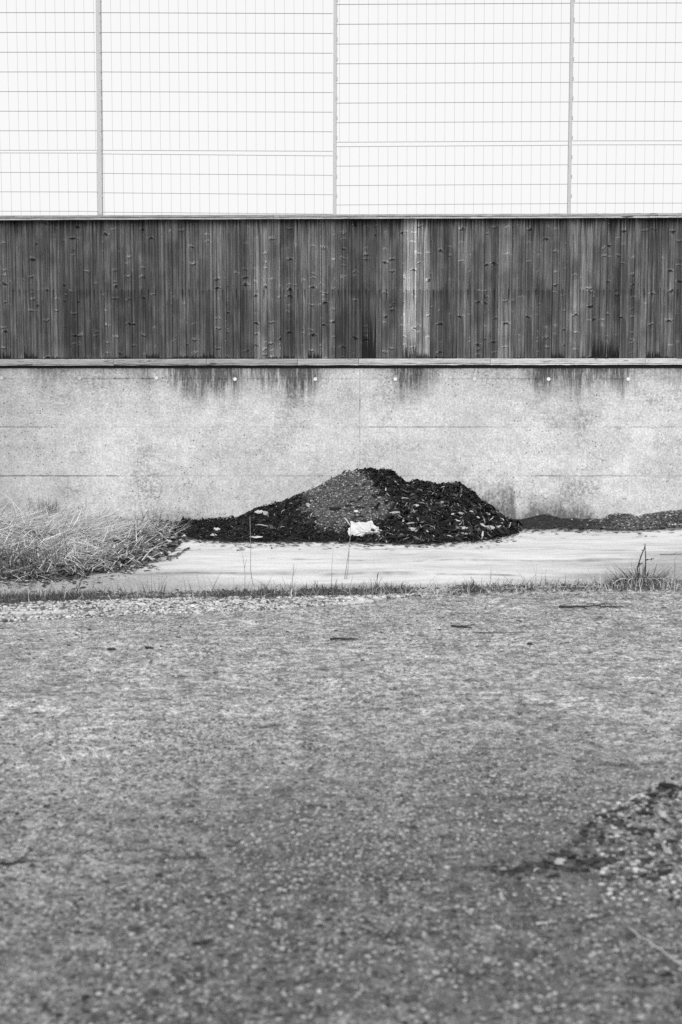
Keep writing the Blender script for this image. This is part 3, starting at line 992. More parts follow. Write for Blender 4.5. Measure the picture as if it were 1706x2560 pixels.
# ------------------------------------------------------------------ bank of dead grass at the left
GF = [(-400, 1462), (0, 1453), (100, 1449), (200, 1441), (300, 1426), (400, 1404), (450, 1386), (485, 1362), (500, 1340)]
gf = np.array([G(a, b)[:2] for a, b in GF])


def h_grass(x, y):
    yf = np.interp(x, gf[:, 0], gf[:, 1]) + 0.07 * fbm(x * 3, x * 0 + 8, 3)
    u = y - yf
    hm = np.interp(x, [-5, -3.6, -3.0, -2.5, -2.0, -1.7, -1.5], [0.22, 0.22, 0.20, 0.13, 0.07, 0.035, 0.0])
    h = hm * (1 - np.exp(-np.clip(u, 0, 9) / 0.28)) * (1 - 0.55 * smooth(-2.4, -0.2, y))
    h = h + 0.03 * fbm(x * 3.5, y * 3.5, 3) * np.clip(hm * 6, 0, 1)
    return np.where((u > 0) & (x < -1.5), h, -0.03)


gbank = heightfield('grass_bank', h_grass, -5.5, -1.45, -4.7, -0.005, 150, 170, STRAWSOIL)
tag(gbank, kind='structure')
GROUPS = []


def straw(n, x0, x1, y0, y1, tone_lo, tone_hi, Lr, name, az_mu, az_sd, lean, curl, Wr=(0.004, 0.009), fn=h_grass, prob=None):
    x, y, h = scatter(n, x0, x1, y0, y1, fn, 0.0)
    if prob is not None:
        k = rng.random(len(x)) < prob(x, y); x, y, h = x[k], y[k], h[k]
    m_ = len(x)
    o = blades(name, np.stack([x, y, h + (0.018 if lean[0] > 1.2 else -0.005) + rng.uniform(0, 0.02, m_)], -1), rng.uniform(*Lr, m_), rng.uniform(*Wr, m_), rng.normal(az_mu, az_sd, m_), rng.normal(*lean, m_), rng.normal(*curl, m_),
               rng.uniform(tone_lo, tone_hi, m_), GRASSM, side=rng.normal(0.2, 0.8, m_))
    tag(o, kind='stuff')
    return o


clump = lambda x, y: smooth(-0.30, 0.2, fbm(x * 2.2, y * 2.2 + 4, 3)) * 0.75 + 0.25
edge = lambda x, y: smooth(-1.50, -2.0, x + 0.22 * fbm(x * 4, y * 4, 3))
straw(21000, -5.2, -1.55, -4.3, -0.25, 0.28, 0.74, (0.08, 0.24), 'dead_grass', -0.5, 1.3, (1.44, 0.28), (0.15, 0.3), (0.005, 0.010), prob=lambda x, y: clump(x, y) * edge(x, y))
# long bent sweeps of straw lying over the top
straw(4200, -5.4, -2.15, -3.8, -0.5, 0.46, 0.80, (0.16, 0.42), 'long_dead_grass', -0.5, 0.6, (1.50, 0.14), (0.22, 0.25), (0.007, 0.016), prob=clump)
straw(1300, -4.6, -2.2, -2.6, -0.5, 0.40, 0.75, (0.3, 0.6), 'straw_sweep', 0.25, 0.5, (1.50, 0.08), (0.12, 0.15), (0.007, 0.014))
straw(200, -4.4, -1.6, -3.9, -0.9, 0.45, 0.7, (0.25, 0.5), 'arched_straw', -0.3, 1.2, (0.7, 0.25), (1.6, 0.4), (0.006, 0.010))
# darker green tufts at the front edge and by the wall
straw(3000, -4.9, -2.2, -4.6, -3.1, 0.03, 0.16, (0.10, 0.26), 'green_grass', 0.0, 2.0, (0.25, 0.25), (0.5, 0.4), (0.005, 0.009),
      prob=lambda x, y: smooth(0.75, 0.1, y - np.interp(x, gf[:, 0], gf[:, 1])) * (0.25 + 0.75 * np.exp(-((x + 2.42) / 0.38) ** 2)))
straw(2600, -5.0, -1.9, -0.55, -0.03, 0.03, 0.22, (0.06, 0.20), 'wall_grass', 1.5, 2.0, (0.15, 0.2), (0.35, 0.4), (0.005, 0.009),
      prob=lambda x, y: smooth(-0.1, 0.35, fbm(x * 2.6 + 3, y * 0.6, 3)))
# dark rubble and leaves in the bank's front edge
x, y, h = scatter(13000, -5, -1.45, -4.6, -0.1, h_grass, 0.0)
k = rng.random(len(x)) < np.maximum(smooth(0.6, 0.0, y - np.interp(x, gf[:, 0], gf[:, 1])) * 0.8 + 0.05, 0.9 * smooth(-2.3, -1.7, x))
x, y, h = x[k], y[k], h[k]
tone = np.where(rng.random(len(x)) < 0.12, rng.uniform(.25, .55, len(x)), rng.uniform(0.02, 0.12, len(x)))
az = rng.uniform(0, 6.28, len(x))
c_ = chips('leaf_litter', np.stack([x, y, h + 0.012], -1), rng.uniform(.03, .09, len(x)), rng.uniform(.015, .04, len(x)), az, rng.normal(0, .45, len(x)), rng.normal(.2, .4, len(x)), tone, CHIPM)
tag(c_, kind='stuff')

# crumbs, leaf bits and broken straw spread from the bank over the slab
x = rng.uniform(-4.9, -1.3, 5200)
y = np.interp(x, gf[:, 0], gf[:, 1]) + 0.10 - rng.exponential(0.13, len(x)) * np.interp(x, [-4, -2.6, -1.8, -1.4], [.8, 1.1, 1.6, 1.2])
k = fbm(x * 3, y * 3, 3) > -0.25
x, y = x[k], y[k]
z = np.maximum(floor_z(x, y), h_grass(x, y)) + 0.006
c_ = chips('scattered_litter', np.stack([x, y, z], -1), rng.uniform(.012, .06, len(x)), rng.uniform(.006, .022, len(x)), rng.uniform(0, 6.28, len(x)), rng.normal(0, .15, len(x)), rng.uniform(0, .4, len(x)),
           np.where(rng.random(len(x)) < .2, rng.uniform(.2, .5, len(x)), rng.uniform(.02, .13, len(x))), CHIPM)
tag(c_, kind='stuff')

# ------------------------------------------------------------------ strip of weeds in the joint between slab and asphalt
def joint_strip(n, dens, name, tone_lo, tone_hi, Lr, spread, seed, Wr=(0.004, 0.008), lean=(0.5, 0.3)):
    x = rng.uniform(-4.4, 4.4, n)
    px = 853 + x * 235 * CAM_D / (CAM_D - 4.5)
    k = rng.random(n) < np.interp(px, [p for p, d_ in dens], [d_ for p, d_ in dens]) * (0.22 + 1.2 * smooth(-0.05, 0.38, fbm(x * 2.6 + seed, x * 0 + seed, 4)))
    x = x[k]
    y = slab_front(x) + rng.normal(-0.02, spread, len(x)) + 0.14 * fbm(x * 1.3, x * 0 + seed, 3)
    z = floor_z(x, y)
    o = blades(name, np.stack([x, y, z - 0.004], -1), rng.uniform(*Lr, len(x)), rng.uniform(*Wr, len(x)), rng.uniform(0, 6.28, len(x)), rng.normal(*lean, len(x)), rng.normal(.6, .4, len(x)),
               rng.uniform(tone_lo, tone_hi, len(x)), GRASSM, side=rng.normal(0, .9, len(x)))
    tag(o, kind='stuff')
    return o


D1 = [(-400, .7), (0, .75), (120, .7), (250, .8), (300, 1), (430, 1), (500, .9), (760, .9), (790, .5), (840, .6), (960, .8), (1000, .5), (1080, .15), (1130, .6), (1180, .9), (1330, .8), (1400, .6), (1500, .7), (1580, 1), (1680, .8), (1720, .3), (2200, .5)]
joint_strip(13500, D1, 'joint_weeds', 0.03, 0.15, (0.025, 0.085), 0.085, 2.0)
joint_strip(3600, D1, 'joint_dry_grass', 0.25, 0.55, (0.04, 0.12), 0.10, 6.0)
D2 = [(-400, .1), (250, .1), (300, .9), (350, 1), (430, .9), (470, .2), (900, .05), (920, .5), (975, .4), (990, .05), (1120, .2), (1180, .5), (1250, .1), (1310, .5), (1350, .5), (1400, .1), (2000, .1)]
joint_strip(2600, D2, 'tall_joint_grass', 0.06, 0.28, (0.10, 0.22), 0.07, 9.0, lean=(0.25, 0.25))
# mat of dark moss and soil the weeds root in
x = rng.uniform(-4.4, 4.4, 15000); px = 853 + x * 235 * CAM_D / (CAM_D - 4.5)
k = rng.random(len(x)) < np.interp(px, [p for p, d_ in D1], [d_ for p, d_ in D1]) * (0.30 + 1.0 * smooth(-0.1, 0.35, fbm(x * 2.6 + 2.0, x * 0 + 2.0, 4)))
x = x[k]; y = slab_front(x) + rng.normal(-0.03, 0.085, len(x))
c_ = stones('moss_crumbs', np.stack([x, y, floor_z(x, y)], -1), rng.uniform(.004, .015, len(x)), rng.uniform(.02, .12, len(x)), GRAINM, None, 0.8)
tag(c_, kind='stuff')

# ------------------------------------------------------------------ pale stones along the joint, left
x = rng.uniform(-4.2, 1.3, 26000)
px = 853 + x * 235 * CAM_D / (CAM_D - 5)
wid = np.interp(px, [-300, 0, 400, 700, 880, 960, 1100], [.85, .80, .72, .55, .30, .15, .0])
y = slab_front(x) - 0.13 - rng.uniform(0, 1, len(x)) * wid
k = (wid > 0.02) & (rng.random(len(x)) < 0.45 + 1.1 * fbm(x * 2.2, y * 5, 3) + 0.25)
x, y = x[k], y[k]
tone = np.clip(rng.normal(0.40, 0.14, len(x)), .06, .68)
tone = np.where(rng.random(len(x)) < 0.28, rng.uniform(.03, .15, len(x)), tone)
c_ = stones('pale_rubble', np.stack([x, y, ground_z(x, y) + 0.002], -1), rng.uniform(.004, .0135, len(x)) * (1 + 0.9 * (rng.random(len(x)) < .06)), tone, GRAINM, None, 0.6)
tag(c_, kind='stuff')

# pale smears of spilled cement where rubble and asphalt meet
SMEAR = mat_soil('spilled_cement', 0.42, 0.62)
for a, b, wa in (((-250, 1546), (172, 1539), 0.09), ((845, 1517), (935, 1510), 0.10)):
    A, B = G(*a, -0.03), G(*b, -0.03)
    n = 60; t = np.linspace(0, 1, n); X = A[0] + (B[0] - A[0]) * t; Y = A[1] + (B[1] - A[1]) * t + 0.03 * fbm(t * 9, t * 0, 3)
    wv = wa * np.sqrt(np.clip(1 - (2 * t - 1) ** 8, 0, 1)) * (0.8 + 0.7 * fbm(t * 14, t * 0 + 4, 3))
    rows = [np.stack([X, Y + wv * f, ground_z(X, Y + wv * f) + zz], -1) for f, zz in ((-1, -.004), (-.5, .007), (.5, .008), (1, -.004))]
    V = np.concatenate(rows); i = np.arange(n - 1)
    q = np.concatenate([np.stack([k * n + i, k * n + i + 1, (k + 1) * n + i + 1, (k + 1) * n + i], -1) for k in range(3)])
    tag(mesh_np('spilled_cement', V, q, SMEAR, smooth_shade=True), kind='structure')

# ------------------------------------------------------------------ loose grit over the asphalt
def grit(n, d0, d1, smin, smax, bright, name):
    u = rng.random(n); d = np.sqrt(d0 ** 2 + u * (d1 ** 2 - d0 ** 2))
    x = rng.uniform(-0.33, 0.33, n) * d; y = d - CAM_D
    k = y < slab_front(x) - 0.12
    x, y = x[k], y[k]
    k = rng.random(len(x)) < 0.55 + 0.9 * fbm(x * 1.6, y * 1.6, 3)
    x, y = x[k], y[k]
    s = smin * (smax / smin) ** (rng.random(len(x)) ** 1.35)
    far = smooth(-12, -7, y)
    t = np.exp(rng.normal(math.log(0.130), 0.88, len(x))) * (1 + 1.2 * far)
    t = np.minimum(t, 0.30 + 0.10 * far)
    t = np.where(rng.random(len(x)) < bright, rng.uniform(0.26, 0.46, len(x)), t)
    o = stones(name, np.stack([x, y, ground_z(x, y) + s * 0.05], -1), s, np.clip(t, .02, .62), GRAINM, None, 0.6)
    tag(o, kind='stuff')


grit(56000, 3.0, 6.2, 0.0028, 0.0095, 0.022, 'near_grit')
grit(34000, 6.0, 10.9, 0.0042, 0.0110, 0.065, 'far_grit')

# ------------------------------------------------------------------ individual loose things
def blob_mesh(seed, flat=0.6, sub=2, amp=0.18, mat=PEBM):
    r_ = random.Random(seed)
    bm = bmesh.new(); bmesh.ops.create_icosphere(bm, subdivisions=sub, radius=1)
    ph = [r_.uniform(0, 6) for _ in range(6)]
    for v in bm.verts:
        c = v.co
        k = 1 + amp * (math.sin(2.3 * c.x + ph[0]) * math.cos(1.9 * c.y + ph[1]) + 0.6 * math.sin(4.1 * c.z + 3 * c.x + ph[2]) + 0.4 * math.sin(5 * c.y + ph[3]))
        v.co = Vector((c.x * k * 1.15, c.y * k * 0.9, c.z * k * flat))
    me = bpy.data.meshes.new('pebble')
    for f in bm.faces: f.smooth = True
    bm.to_mesh(me); bm.free(); me.materials.append(mat)
    return me


peb_mes = [blob_mesh(s) for s in range(7)]
Z7 = [(200, 15), (1215, 30), (1180, 165), (950, 232), (1125, 348), (1000, 340), (988, 288), (815, 418), (1170, 450), (1288, 630), (1238, 660), (1305, 737), (1003, 780), (715, 790), (665, 840), (495, 895), (570, 910), (550, 885),
      (750, 942), (850, 897), (45, 1020), (120, 1065), (650, 1062), (1015, 1020), (1225, 1060), (875, 993), (835, 1000), (685, 990), (345, 855), (165, 920), (385, 262), (275, 243), (395, 105), (1530, 1088), (1325, 1095), (555, 1008), (1068, 1055), (1035, 890)]
Z8 = [(440, 945), (455, 845), (580, 825), (615, 838), (600, 862), (830, 945), (888, 938), (835, 880), (530, 1020), (1180, 810), (1215, 780), (1080, 812), (965, 605), (1003, 590), (977, 550), (995, 537), (493, 447), (315, 385), (515, 282),
      (825, 235), (430, 237), (628, 180), (668, 110), (250, 805), (460, 680), (730, 730), (740, 568), (1067, 675), (985, 1040), (1255, 1090)]
Z5 = [(645, 732), (610, 675), (565, 710), (1115, 697), (1080, 703), (220, 815)]
Z6 = [(575, 660), (565, 738), (1440, 623), (1445, 720), (1212, 742), (1385, 483), (900, 772), (330, 900), (1145, 512), (1015, 800), (485, 615), (95, 660)]
PB = [(a * .5485, 1950 + b * .5485) for a, b in Z7] + [(850 + a * .546, 1950 + b * .546) for a, b in Z8] + [(a * .542, 1450 + b * .542) for a, b in Z5] + [(850 + a * .546, 1450 + b * .546) for a, b in Z6]


def on_ground(px, py):
    g = G(px, py, -0.04)
    return g[0], g[1], float(ground_z(g[0], g[1]))


for i, (a, b) in enumerate(PB):
    gx_, gy_, gz_ = on_ground(a, b)
    s = random.choice((0.005, 0.0062, 0.0075, 0.0095)) * random.uniform(.9, 1.1)
    o = link_mesh('pebble', peb_mes[i % 7], None, (gx_, gy_, gz_ + s * 0.18), (0, 0, random.uniform(0, 6)), (s, s, s))
    set_col(o, random.uniform(0.26, 0.50))
    tag(o, 'small pale pebble lying loose on the dark gritty asphalt', 'pebble', 'pale pebbles on the asphalt')


def tube(name, pts, radii, mat, parent=None, seg=6):
    bm = bmesh.new(); rings = []
    pts = [Vector(p) for p in pts]
    for i, p in enumerate(pts):
        d = (pts[min(i + 1, len(pts) - 1)] - pts[max(i - 1, 0)]).normalized()
        a = d.orthogonal().normalized(); b = d.cross(a)
        rings.append([bm.verts.new(p + (a * math.cos(6.283 * k / seg) + b * math.sin(6.283 * k / seg)) * radii[i]) for k in range(seg)])
    for r0, r1 in zip(rings[:-1], rings[1:]):
        for k in range(seg):
            bm.faces.new((r0[k], r0[(k + 1) % seg], r1[(k + 1) % seg], r1[k]))
    bm.faces.new(rings[0][::-1]); bm.faces.new(rings[-1])
    return bm_obj(name, bm, mat, parent, True)


def twig(pa, pb, r, tone, label, zoff=0.004, wob=0.012, group=None, cat='twig', name='twig', side=True):
    A, B = np.array(on_floor(*pa)), np.array(on_floor(*pb))
    n = 9; pts = []
    c = (A + B) / 2
    for i in range(n):
        t = i / (n - 1); p = A + (B - A) * t
        p[:2] += np.array([random.uniform(-wob, wob) for _ in range(2)]) * (1 if 0 < i < n - 1 else 0.3)
        p[2] = float(floor_z(p[0], p[1])) + zoff + r * 0.8
        pts.append(tuple(p - c))
    o = tube(name, pts, [r * (1 - 0.5 * i / (n - 1)) for i in range(n)], WOODM)
    o.location = c
    if side:
        q = Vector(pts[4])
        d = (Vector(pts[5]) - Vector(pts[3])).normalized()
        s = Vector((-d.y, d.x, 0.25)) * random.choice((-1, 1))
        k = tube('side_shoot', [q, q + (d + s * .7) * 0.03, q + (d * 1.3 + s) * 0.055], [r * .5, r * .4, r * .2], WOODM, o, 5)
        set_col(k, tone)
    set_col(o, tone)
    return tag(o, label, cat, group)


def on_floor(px, py):
    g = G(px, py, 0.0)
    if g[1] > float(slab_front(g[0])):
        return g[0], g[1], float(slab_z(g[0], g[1]))
    return on_ground(px, py)


twig((826, 1614), (896, 1612), 0.008, 0.03, 'short black stick lying alone on the asphalt below the heap', side=False, wob=.004)
twig((1128, 1583), (1178, 1586), 0.008, 0.03, 'forked black twig on the asphalt right of centre', wob=.01)
twig((1180, 1598), (1312, 1596), 0.004, 0.09, 'long thin grey twig on the asphalt beside the forked black one', wob=.01)
twig((1400, 1531), (1500, 1530), 0.009, 0.04, 'dark crooked twig on the gravel before the weed tuft', wob=.02)
twig((1470, 1522), (1580, 1521), 0.004, 0.08, 'thin curved twig just behind the dark crooked one', wob=.015)
twig((1500, 1534), (1560, 1532), 0.007, 0.05, 'short dark twig right of the crooked one by the weed tuft', wob=.008)
twig((935, 2232), (1140, 2228), 0.0016, 0.025, 'thin black twig lying across the near asphalt left of the dirt clods', zoff=0.001, wob=.006)
twig((1570, 2350), (1706, 2455), 0.0035, 0.36, 'pale dry grass stem curving over the near right corner', wob=.008, cat='stem', name='grass_stem')
twig((1340, 2338), (1392, 2332), 0.004, 0.42, 'short pale straw lying on the dark near asphalt', wob=.002, cat='straw', name='straw_piece', side=False)
twig((1555, 2066), (1615, 2046), 0.008, 0.42, 'pale splinter of wood at the edge of the near dirt patch', wob=.004, cat='stick', name='stick', side=False)
twig((0, 2183), (85, 2176), 0.005, 0.03, 'black twig at the left edge of the near asphalt', wob=.006)
twig((480, 2393), (530, 2386), 0.005, 0.03, 'short black twig on the near asphalt at lower left', wob=.004, side=False)
twig((592, 1378), (612, 1377), 0.006, 0.10, 'small grey stick on the pale slab before the heap', wob=.003, side=False)
twig((910, 1363), (932, 1366), 0.007, 0.06, 'small dark curled bark strip on the slab before the white sheet', wob=.004, side=False, cat='bark', name='bark_strip')
twig((1650, 1388), (1715, 1387), 0.004, 0.12, 'thin twig on the slab right of the forked weed', wob=.004)

clod_mes = [blob_mesh(40 + s, 0.65, 3, 0.28, WOODM) for s in range(4)]
CL = []
for i, (a, b, w) in enumerate([(225, 1592, 10), (104, 1617, 9), (50, 1618, 9), (375, 1638, 20), (405, 1632, 11), (840, 1590, 9), (1300, 1565, 12), (1312, 1578, 9), (1326, 1626, 16), (1131, 1550, 11), (448, 1610, 12), (720, 1594, 9),
                               (193, 1604, 9), (172, 1628, 9), (282, 1640, 20), (375, 1540, 8), (452, 1583, 8), (650, 1549, 7), (1100, 1590, 10), (970, 1718, 8), (907, 1665, 10), (1500, 1557, 7), (1663, 1531, 9), (1632, 1748, 10),
                               (335, 1887, 13), (490, 1895, 8)]):
    gx_, gy_, gz_ = on_ground(a, b)
    s = w / 2 * (CAM_D + gy_) / F * 0.9
    o = link_mesh('dirt_clod', clod_mes[i % 4], None, (gx_, gy_, gz_ + s * 0.2), (0, 0, random.uniform(-.4, .4)), (s, s * .8, s * .7))
    set_col(o, random.uniform(0.02, 0.045))
    tag(o, 'small black clod', 'dirt clod', 'black dirt clods on the asphalt'); CL.append(o)
order(CL, 'small black dirt clod on the open asphalt, %s')


# ------------------------------------------------------------------ leaves and scraps
def leaf_mesh(seed, ragged=0.25, mat=LEAFM):
    r_ = random.Random(seed)
    bm = bmesh.new(); n = 8; rows = []
    cu, fo = r_.uniform(0.15, 0.5), r_.uniform(0.1, 0.5)
    for i in range(n + 1):
        t = i / n
        w = 0.30 * math.sin(math.pi * min(1, t * 0.94 + 0.04)) ** 0.8
        row = []
        for s in (-1, -0.45, 0, 0.45, 1):
            e = 1 + (r_.uniform(-ragged, ragged) if abs(s) == 1 else 0)
            row.append(bm.verts.new((t - 0.5 + abs(s) * 0.05, s * w * e, cu * (t - 0.5) ** 2 + fo * abs(s) * w + r_.uniform(-.02, .02))))
        rows.append(row)
    for a, b in zip(rows[:-1], rows[1:]):
        for k in range(4):
            bm.faces.new((a[k], a[k + 1], b[k + 1], b[k]))
    bmesh.ops.recalc_face_normals(bm, faces=bm.faces)
    ret = bmesh.ops.extrude_face_region(bm, geom=bm.faces[:])
    bmesh.ops.translate(bm, verts=[g for g in ret['geom'] if isinstance(g, bmesh.types.BMVert)], vec=(0, 0, 0.012))
    bmesh.ops.recalc_face_normals(bm, faces=bm.faces)
    me = bpy.data.meshes.new('dead_leaf'); bm.to_mesh(me); bm.free(); me.materials.append(mat)
    return me


leaf_mes = [leaf_mesh(s) for s in range(6)]


def heap_point(px, py):
    """where the sight line through (px, py) first meets the heap's surface"""
    d = ray(px, py); o = np.array([0, -CAM_D, CAM_H])
    for yy in np.linspace(-2.3, -0.02, 400):
        p = o + d * ((yy + CAM_D) / d[1])
        if p[2] <= max(float(h_mulch(p[0], p[1])), float(h_gravel(p[0], p[1])), float(h_grass(p[0], p[1])), 0.0):
            return p
    return o + d * ((-0.3 + CAM_D) / d[1])


def leaf(px, py, size, tone, label, rz=None, tilt=(0.0, 0.0), group=None, where=None, lift=0.02, cat='leaf', k=None):
    p = where(px, py) if where else heap_point(px, py)
    o = link_mesh('dead_leaf', leaf_mes[random.randrange(6) if k is None else k], None, (p[0], p[1], p[2] + lift), (tilt[0], tilt[1], random.uniform(0, 6) if rz is None else rz), (size, size, size * 0.9))
    set_col(o, tone)
    return tag(o, label, cat, group)


leaf(540, 1330, 0.085, 0.55, 'white leaf at the left foot of the mulch heap, upper of two', 0.2, (0.5, 0))
leaf(534, 1344, 0.075, 0.52, 'white leaf at the left foot of the mulch heap, lower of two', 0.7, (0.4, 0))
leaf(665, 1290, 0.13, 0.52, 'ragged pale leaf high on the left side of the mulch heap', 1.1, (0.7, 0))
leaf(648, 1287, 0.10, 0.48, 'pale curled leaf just left of the ragged one on the heap', 0.1, (0.5, 0))
leaf(768, 1269, 0.10, 0.60, 'pale upright leaf at the left edge of the gravel cone', 1.2, (0.9, 0))
leaf(680, 1326, 0.14, 0.14, 'large dull brown leaf in the front of the mulch heap', 1.4, (0.6, 0))
leaf(640, 1349, 0.12, 0.60, 'flat white splinter like leaf along the front foot of the mulch', 0.0, (0.15, 0))
leaf(1222, 1327, 0.12, 0.40, 'broad pale leaf near the right foot of the mulch heap', 0.5, (0.5, 0))
leaf(1250, 1324, 0.08, 0.45, 'whitish leaf at the far right foot of the mulch heap', 0.3, (0.5, 0))
leaf(1155, 1328, 0.11, 0.42, 'long pale leaf low on the right half of the heap', 0.1, (0.3, 0))
leaf(1160, 1342, 0.10, 0.38, 'pale flat leaf at the very bottom right of the heap', 0.2, (0.2, 0))
leaf(1134, 1292, 0.06, 0.60, 'small bright leaf on the upper right of the mulch heap', 0.4, (0.7, 0))
leaf(1178, 1286, 0.06, 0.55, 'small bright leaf near the right shoulder of the heap', 0.8, (0.7, 0))
leaf(1021, 1300, 0.08, 0.40, 'dull pale leaf right of the white sheet on the heap', 0.0, (0.4, 0))
leaf(1030, 1332, 0.14, 0.48, 'pale forked leaf low on the heap right of the sheet', 0.0, (0.3, 0))
leaf(890, 1284, 0.05, 0.60, 'tiny pale leaf in the middle of the gravel cone', 0.3, (0.7, 0))
LL = []
for a, b in ((1075, 1235), (1092, 1243), (1120, 1243), (1140, 1254), (1076, 1283), (1098, 1286), (1060, 1312), (1088, 1300), (1107, 1262), (1190, 1300), (1150, 1290), (1220, 1292), (1010, 1262), (1040, 1270), (1170, 1260), (1205, 1308)):
    LL.append(leaf(a, b, random.uniform(0.05, 0.085), random.uniform(0.25, 0.5), 'small pale leaf', None, (0.6, 0), 'pale leaves on the mulch heap'))
order(LL, 'small pale curled leaf among the scatter on the mulch, %s')
LL = []
for a, b in ((12, 1330), (55, 1440), (85, 1437), (365, 1395), (385, 1398), (420, 1360), (430, 1375), (430, 1390), (315, 1420), (215, 1396), (60, 1410), (30, 1402)):
    LL.append(leaf(a, b, random.uniform(0.07, 0.11), random.choice((0.5, 0.45, 0.35, 0.03, 0.04)), 'curled dead leaf', None, (0.4, 0), 'dead leaves in the grass bank'))
order(LL, 'curled dead leaf caught in the bank of dry grass, %s')
# sticks on the heap
def heap_stick(pa, pb, r, tone, label):
    A, B = heap_point(*pa), heap_point(*pb)
    A[2] += 0.02; B[2] += 0.02; c = (A + B) / 2
    pts = [tuple(A + (B - A) * t - c + np.array([0, 0, 0.006 * math.sin(5 * t)])) for t in np.linspace(0, 1, 5)]
    o = tube('stick', pts, [r, r * 1.05, r, r * .9, r * .7], WOODM); o.location = c
    set_col(o, tone); return tag(o, label, 'stick')


heap_stick((985, 1208), (1003, 1225), 0.012, 0.45, 'pale broken stick below the dark crest of the heap')
heap_stick((1055, 1255), (1077, 1280), 0.012, 0.35, 'longest pale stick slanting down the middle of the mulch')
heap_stick((861, 1300), (876, 1317), 0.009, 0.40, 'pale stick leaning just left of the white sheet')
heap_stick((640, 1318), (672, 1319), 0.007, 0.34, 'thin straight straw across the left front of the heap')
heap_stick((1100, 1225), (1125, 1220), 0.006, 0.30, 'thin pale straw on the right crest of the heap')
heap_stick((1015, 1316), (1052, 1311), 0.008, 0.42, 'pale crooked straw right of the white sheet')
# black stones set in the gravel cone
for a, b, w, lab in ((838, 1273, 22, 'long black lump of bark sunk in the gravel cone, left of the others'), (874, 1266, 16, 'round black lump near the middle of the gravel cone'), (902, 1270, 14, 'smallest black lump in the gravel cone, rightmost')):
    p = heap_point(a, b); s = w / 2 / 235
    o = link_mesh('bark_lump', clod_mes[1], None, (p[0], p[1] - 0.005, p[2] + 0.005), (0.5, 0, -0.3), (s * 1.2, s * .6, s * .5))
    set_col(o, 0.012); tag(o, lab, 'bark')

# white crumpled sheet at the foot of the heap
def crumpled_sheet():
    outline = [(-.20, -.01), (-.17, .05), (-.175, .10), (-.12, .095), (-.06, .10), (0.0, .10), (.05, .105), (.10, .06), (.17, .025), (.185, -.03), (.12, -.03), (.08, -.075), (.03, -.09), (-.02, -.06), (-.10, -.05), (-.15, -.07)]
    pc = heap_point(917, 1331)
    ox = 0.9 * np.array([p[0] for p in outline]); oz = 0.82 * np.array([p[1] for p in outline])
    tt = np.linspace(0, len(ox), 48, endpoint=False); lo_ = tt.astype(int); fr_ = tt - lo_
    ox, oz = [v[lo_] * (1 - fr_) + v[(lo_ + 1) % len(v)] * fr_ + rng.normal(0, 0.007, 48) for v in (ox, oz)]
    bm = bmesh.new(); rings = []
    for k, f in enumerate((1.0, 0.8, 0.58, 0.34, 0.14)):
        ring = []
        for a, b in zip(ox, oz):
            xx, zz = a * f, b * f
            dep = 0.03 * (1 - f * f) + 0.05 * float(fbm(np.array(xx * 20), np.array(zz * 26 + 5), 3)) + random.uniform(-.012, .012)
            slope = 0.9 * zz                                # leans back on the heap
            ring.append(bm.verts.new((xx, slope - dep, zz + 0.012 * float(fbm(np.array(xx * 30 + 3), np.array(zz * 30), 2)))))
        rings.append(ring)
    n = len(ox)
    for r0, r1 in zip(rings[:-1], rings[1:]):
        for i in range(n):
            bm.faces.new((r0[i], r0[(i + 1) % n], r1[(i + 1) % n], r1[i]))
    bm.faces.new(rings[-1])
    ret = bmesh.ops.extrude_face_region(bm, geom=bm.faces[:])
    bmesh.ops.translate(bm, verts=[g for g in ret['geom'] if isinstance(g, bmesh.types.BMVert)], vec=(0, 0.006, 0))
    o = bm_obj('crumpled_sheet', bm, PAPERM)
    o.location = (pc[0], pc[1] - 0.03, pc[2] + 0.01)
    set_col(o, 0.58)
    return tag(o, 'white crumpled sheet lying at the foot of the gravel cone', 'sheet')


crumpled_sheet()

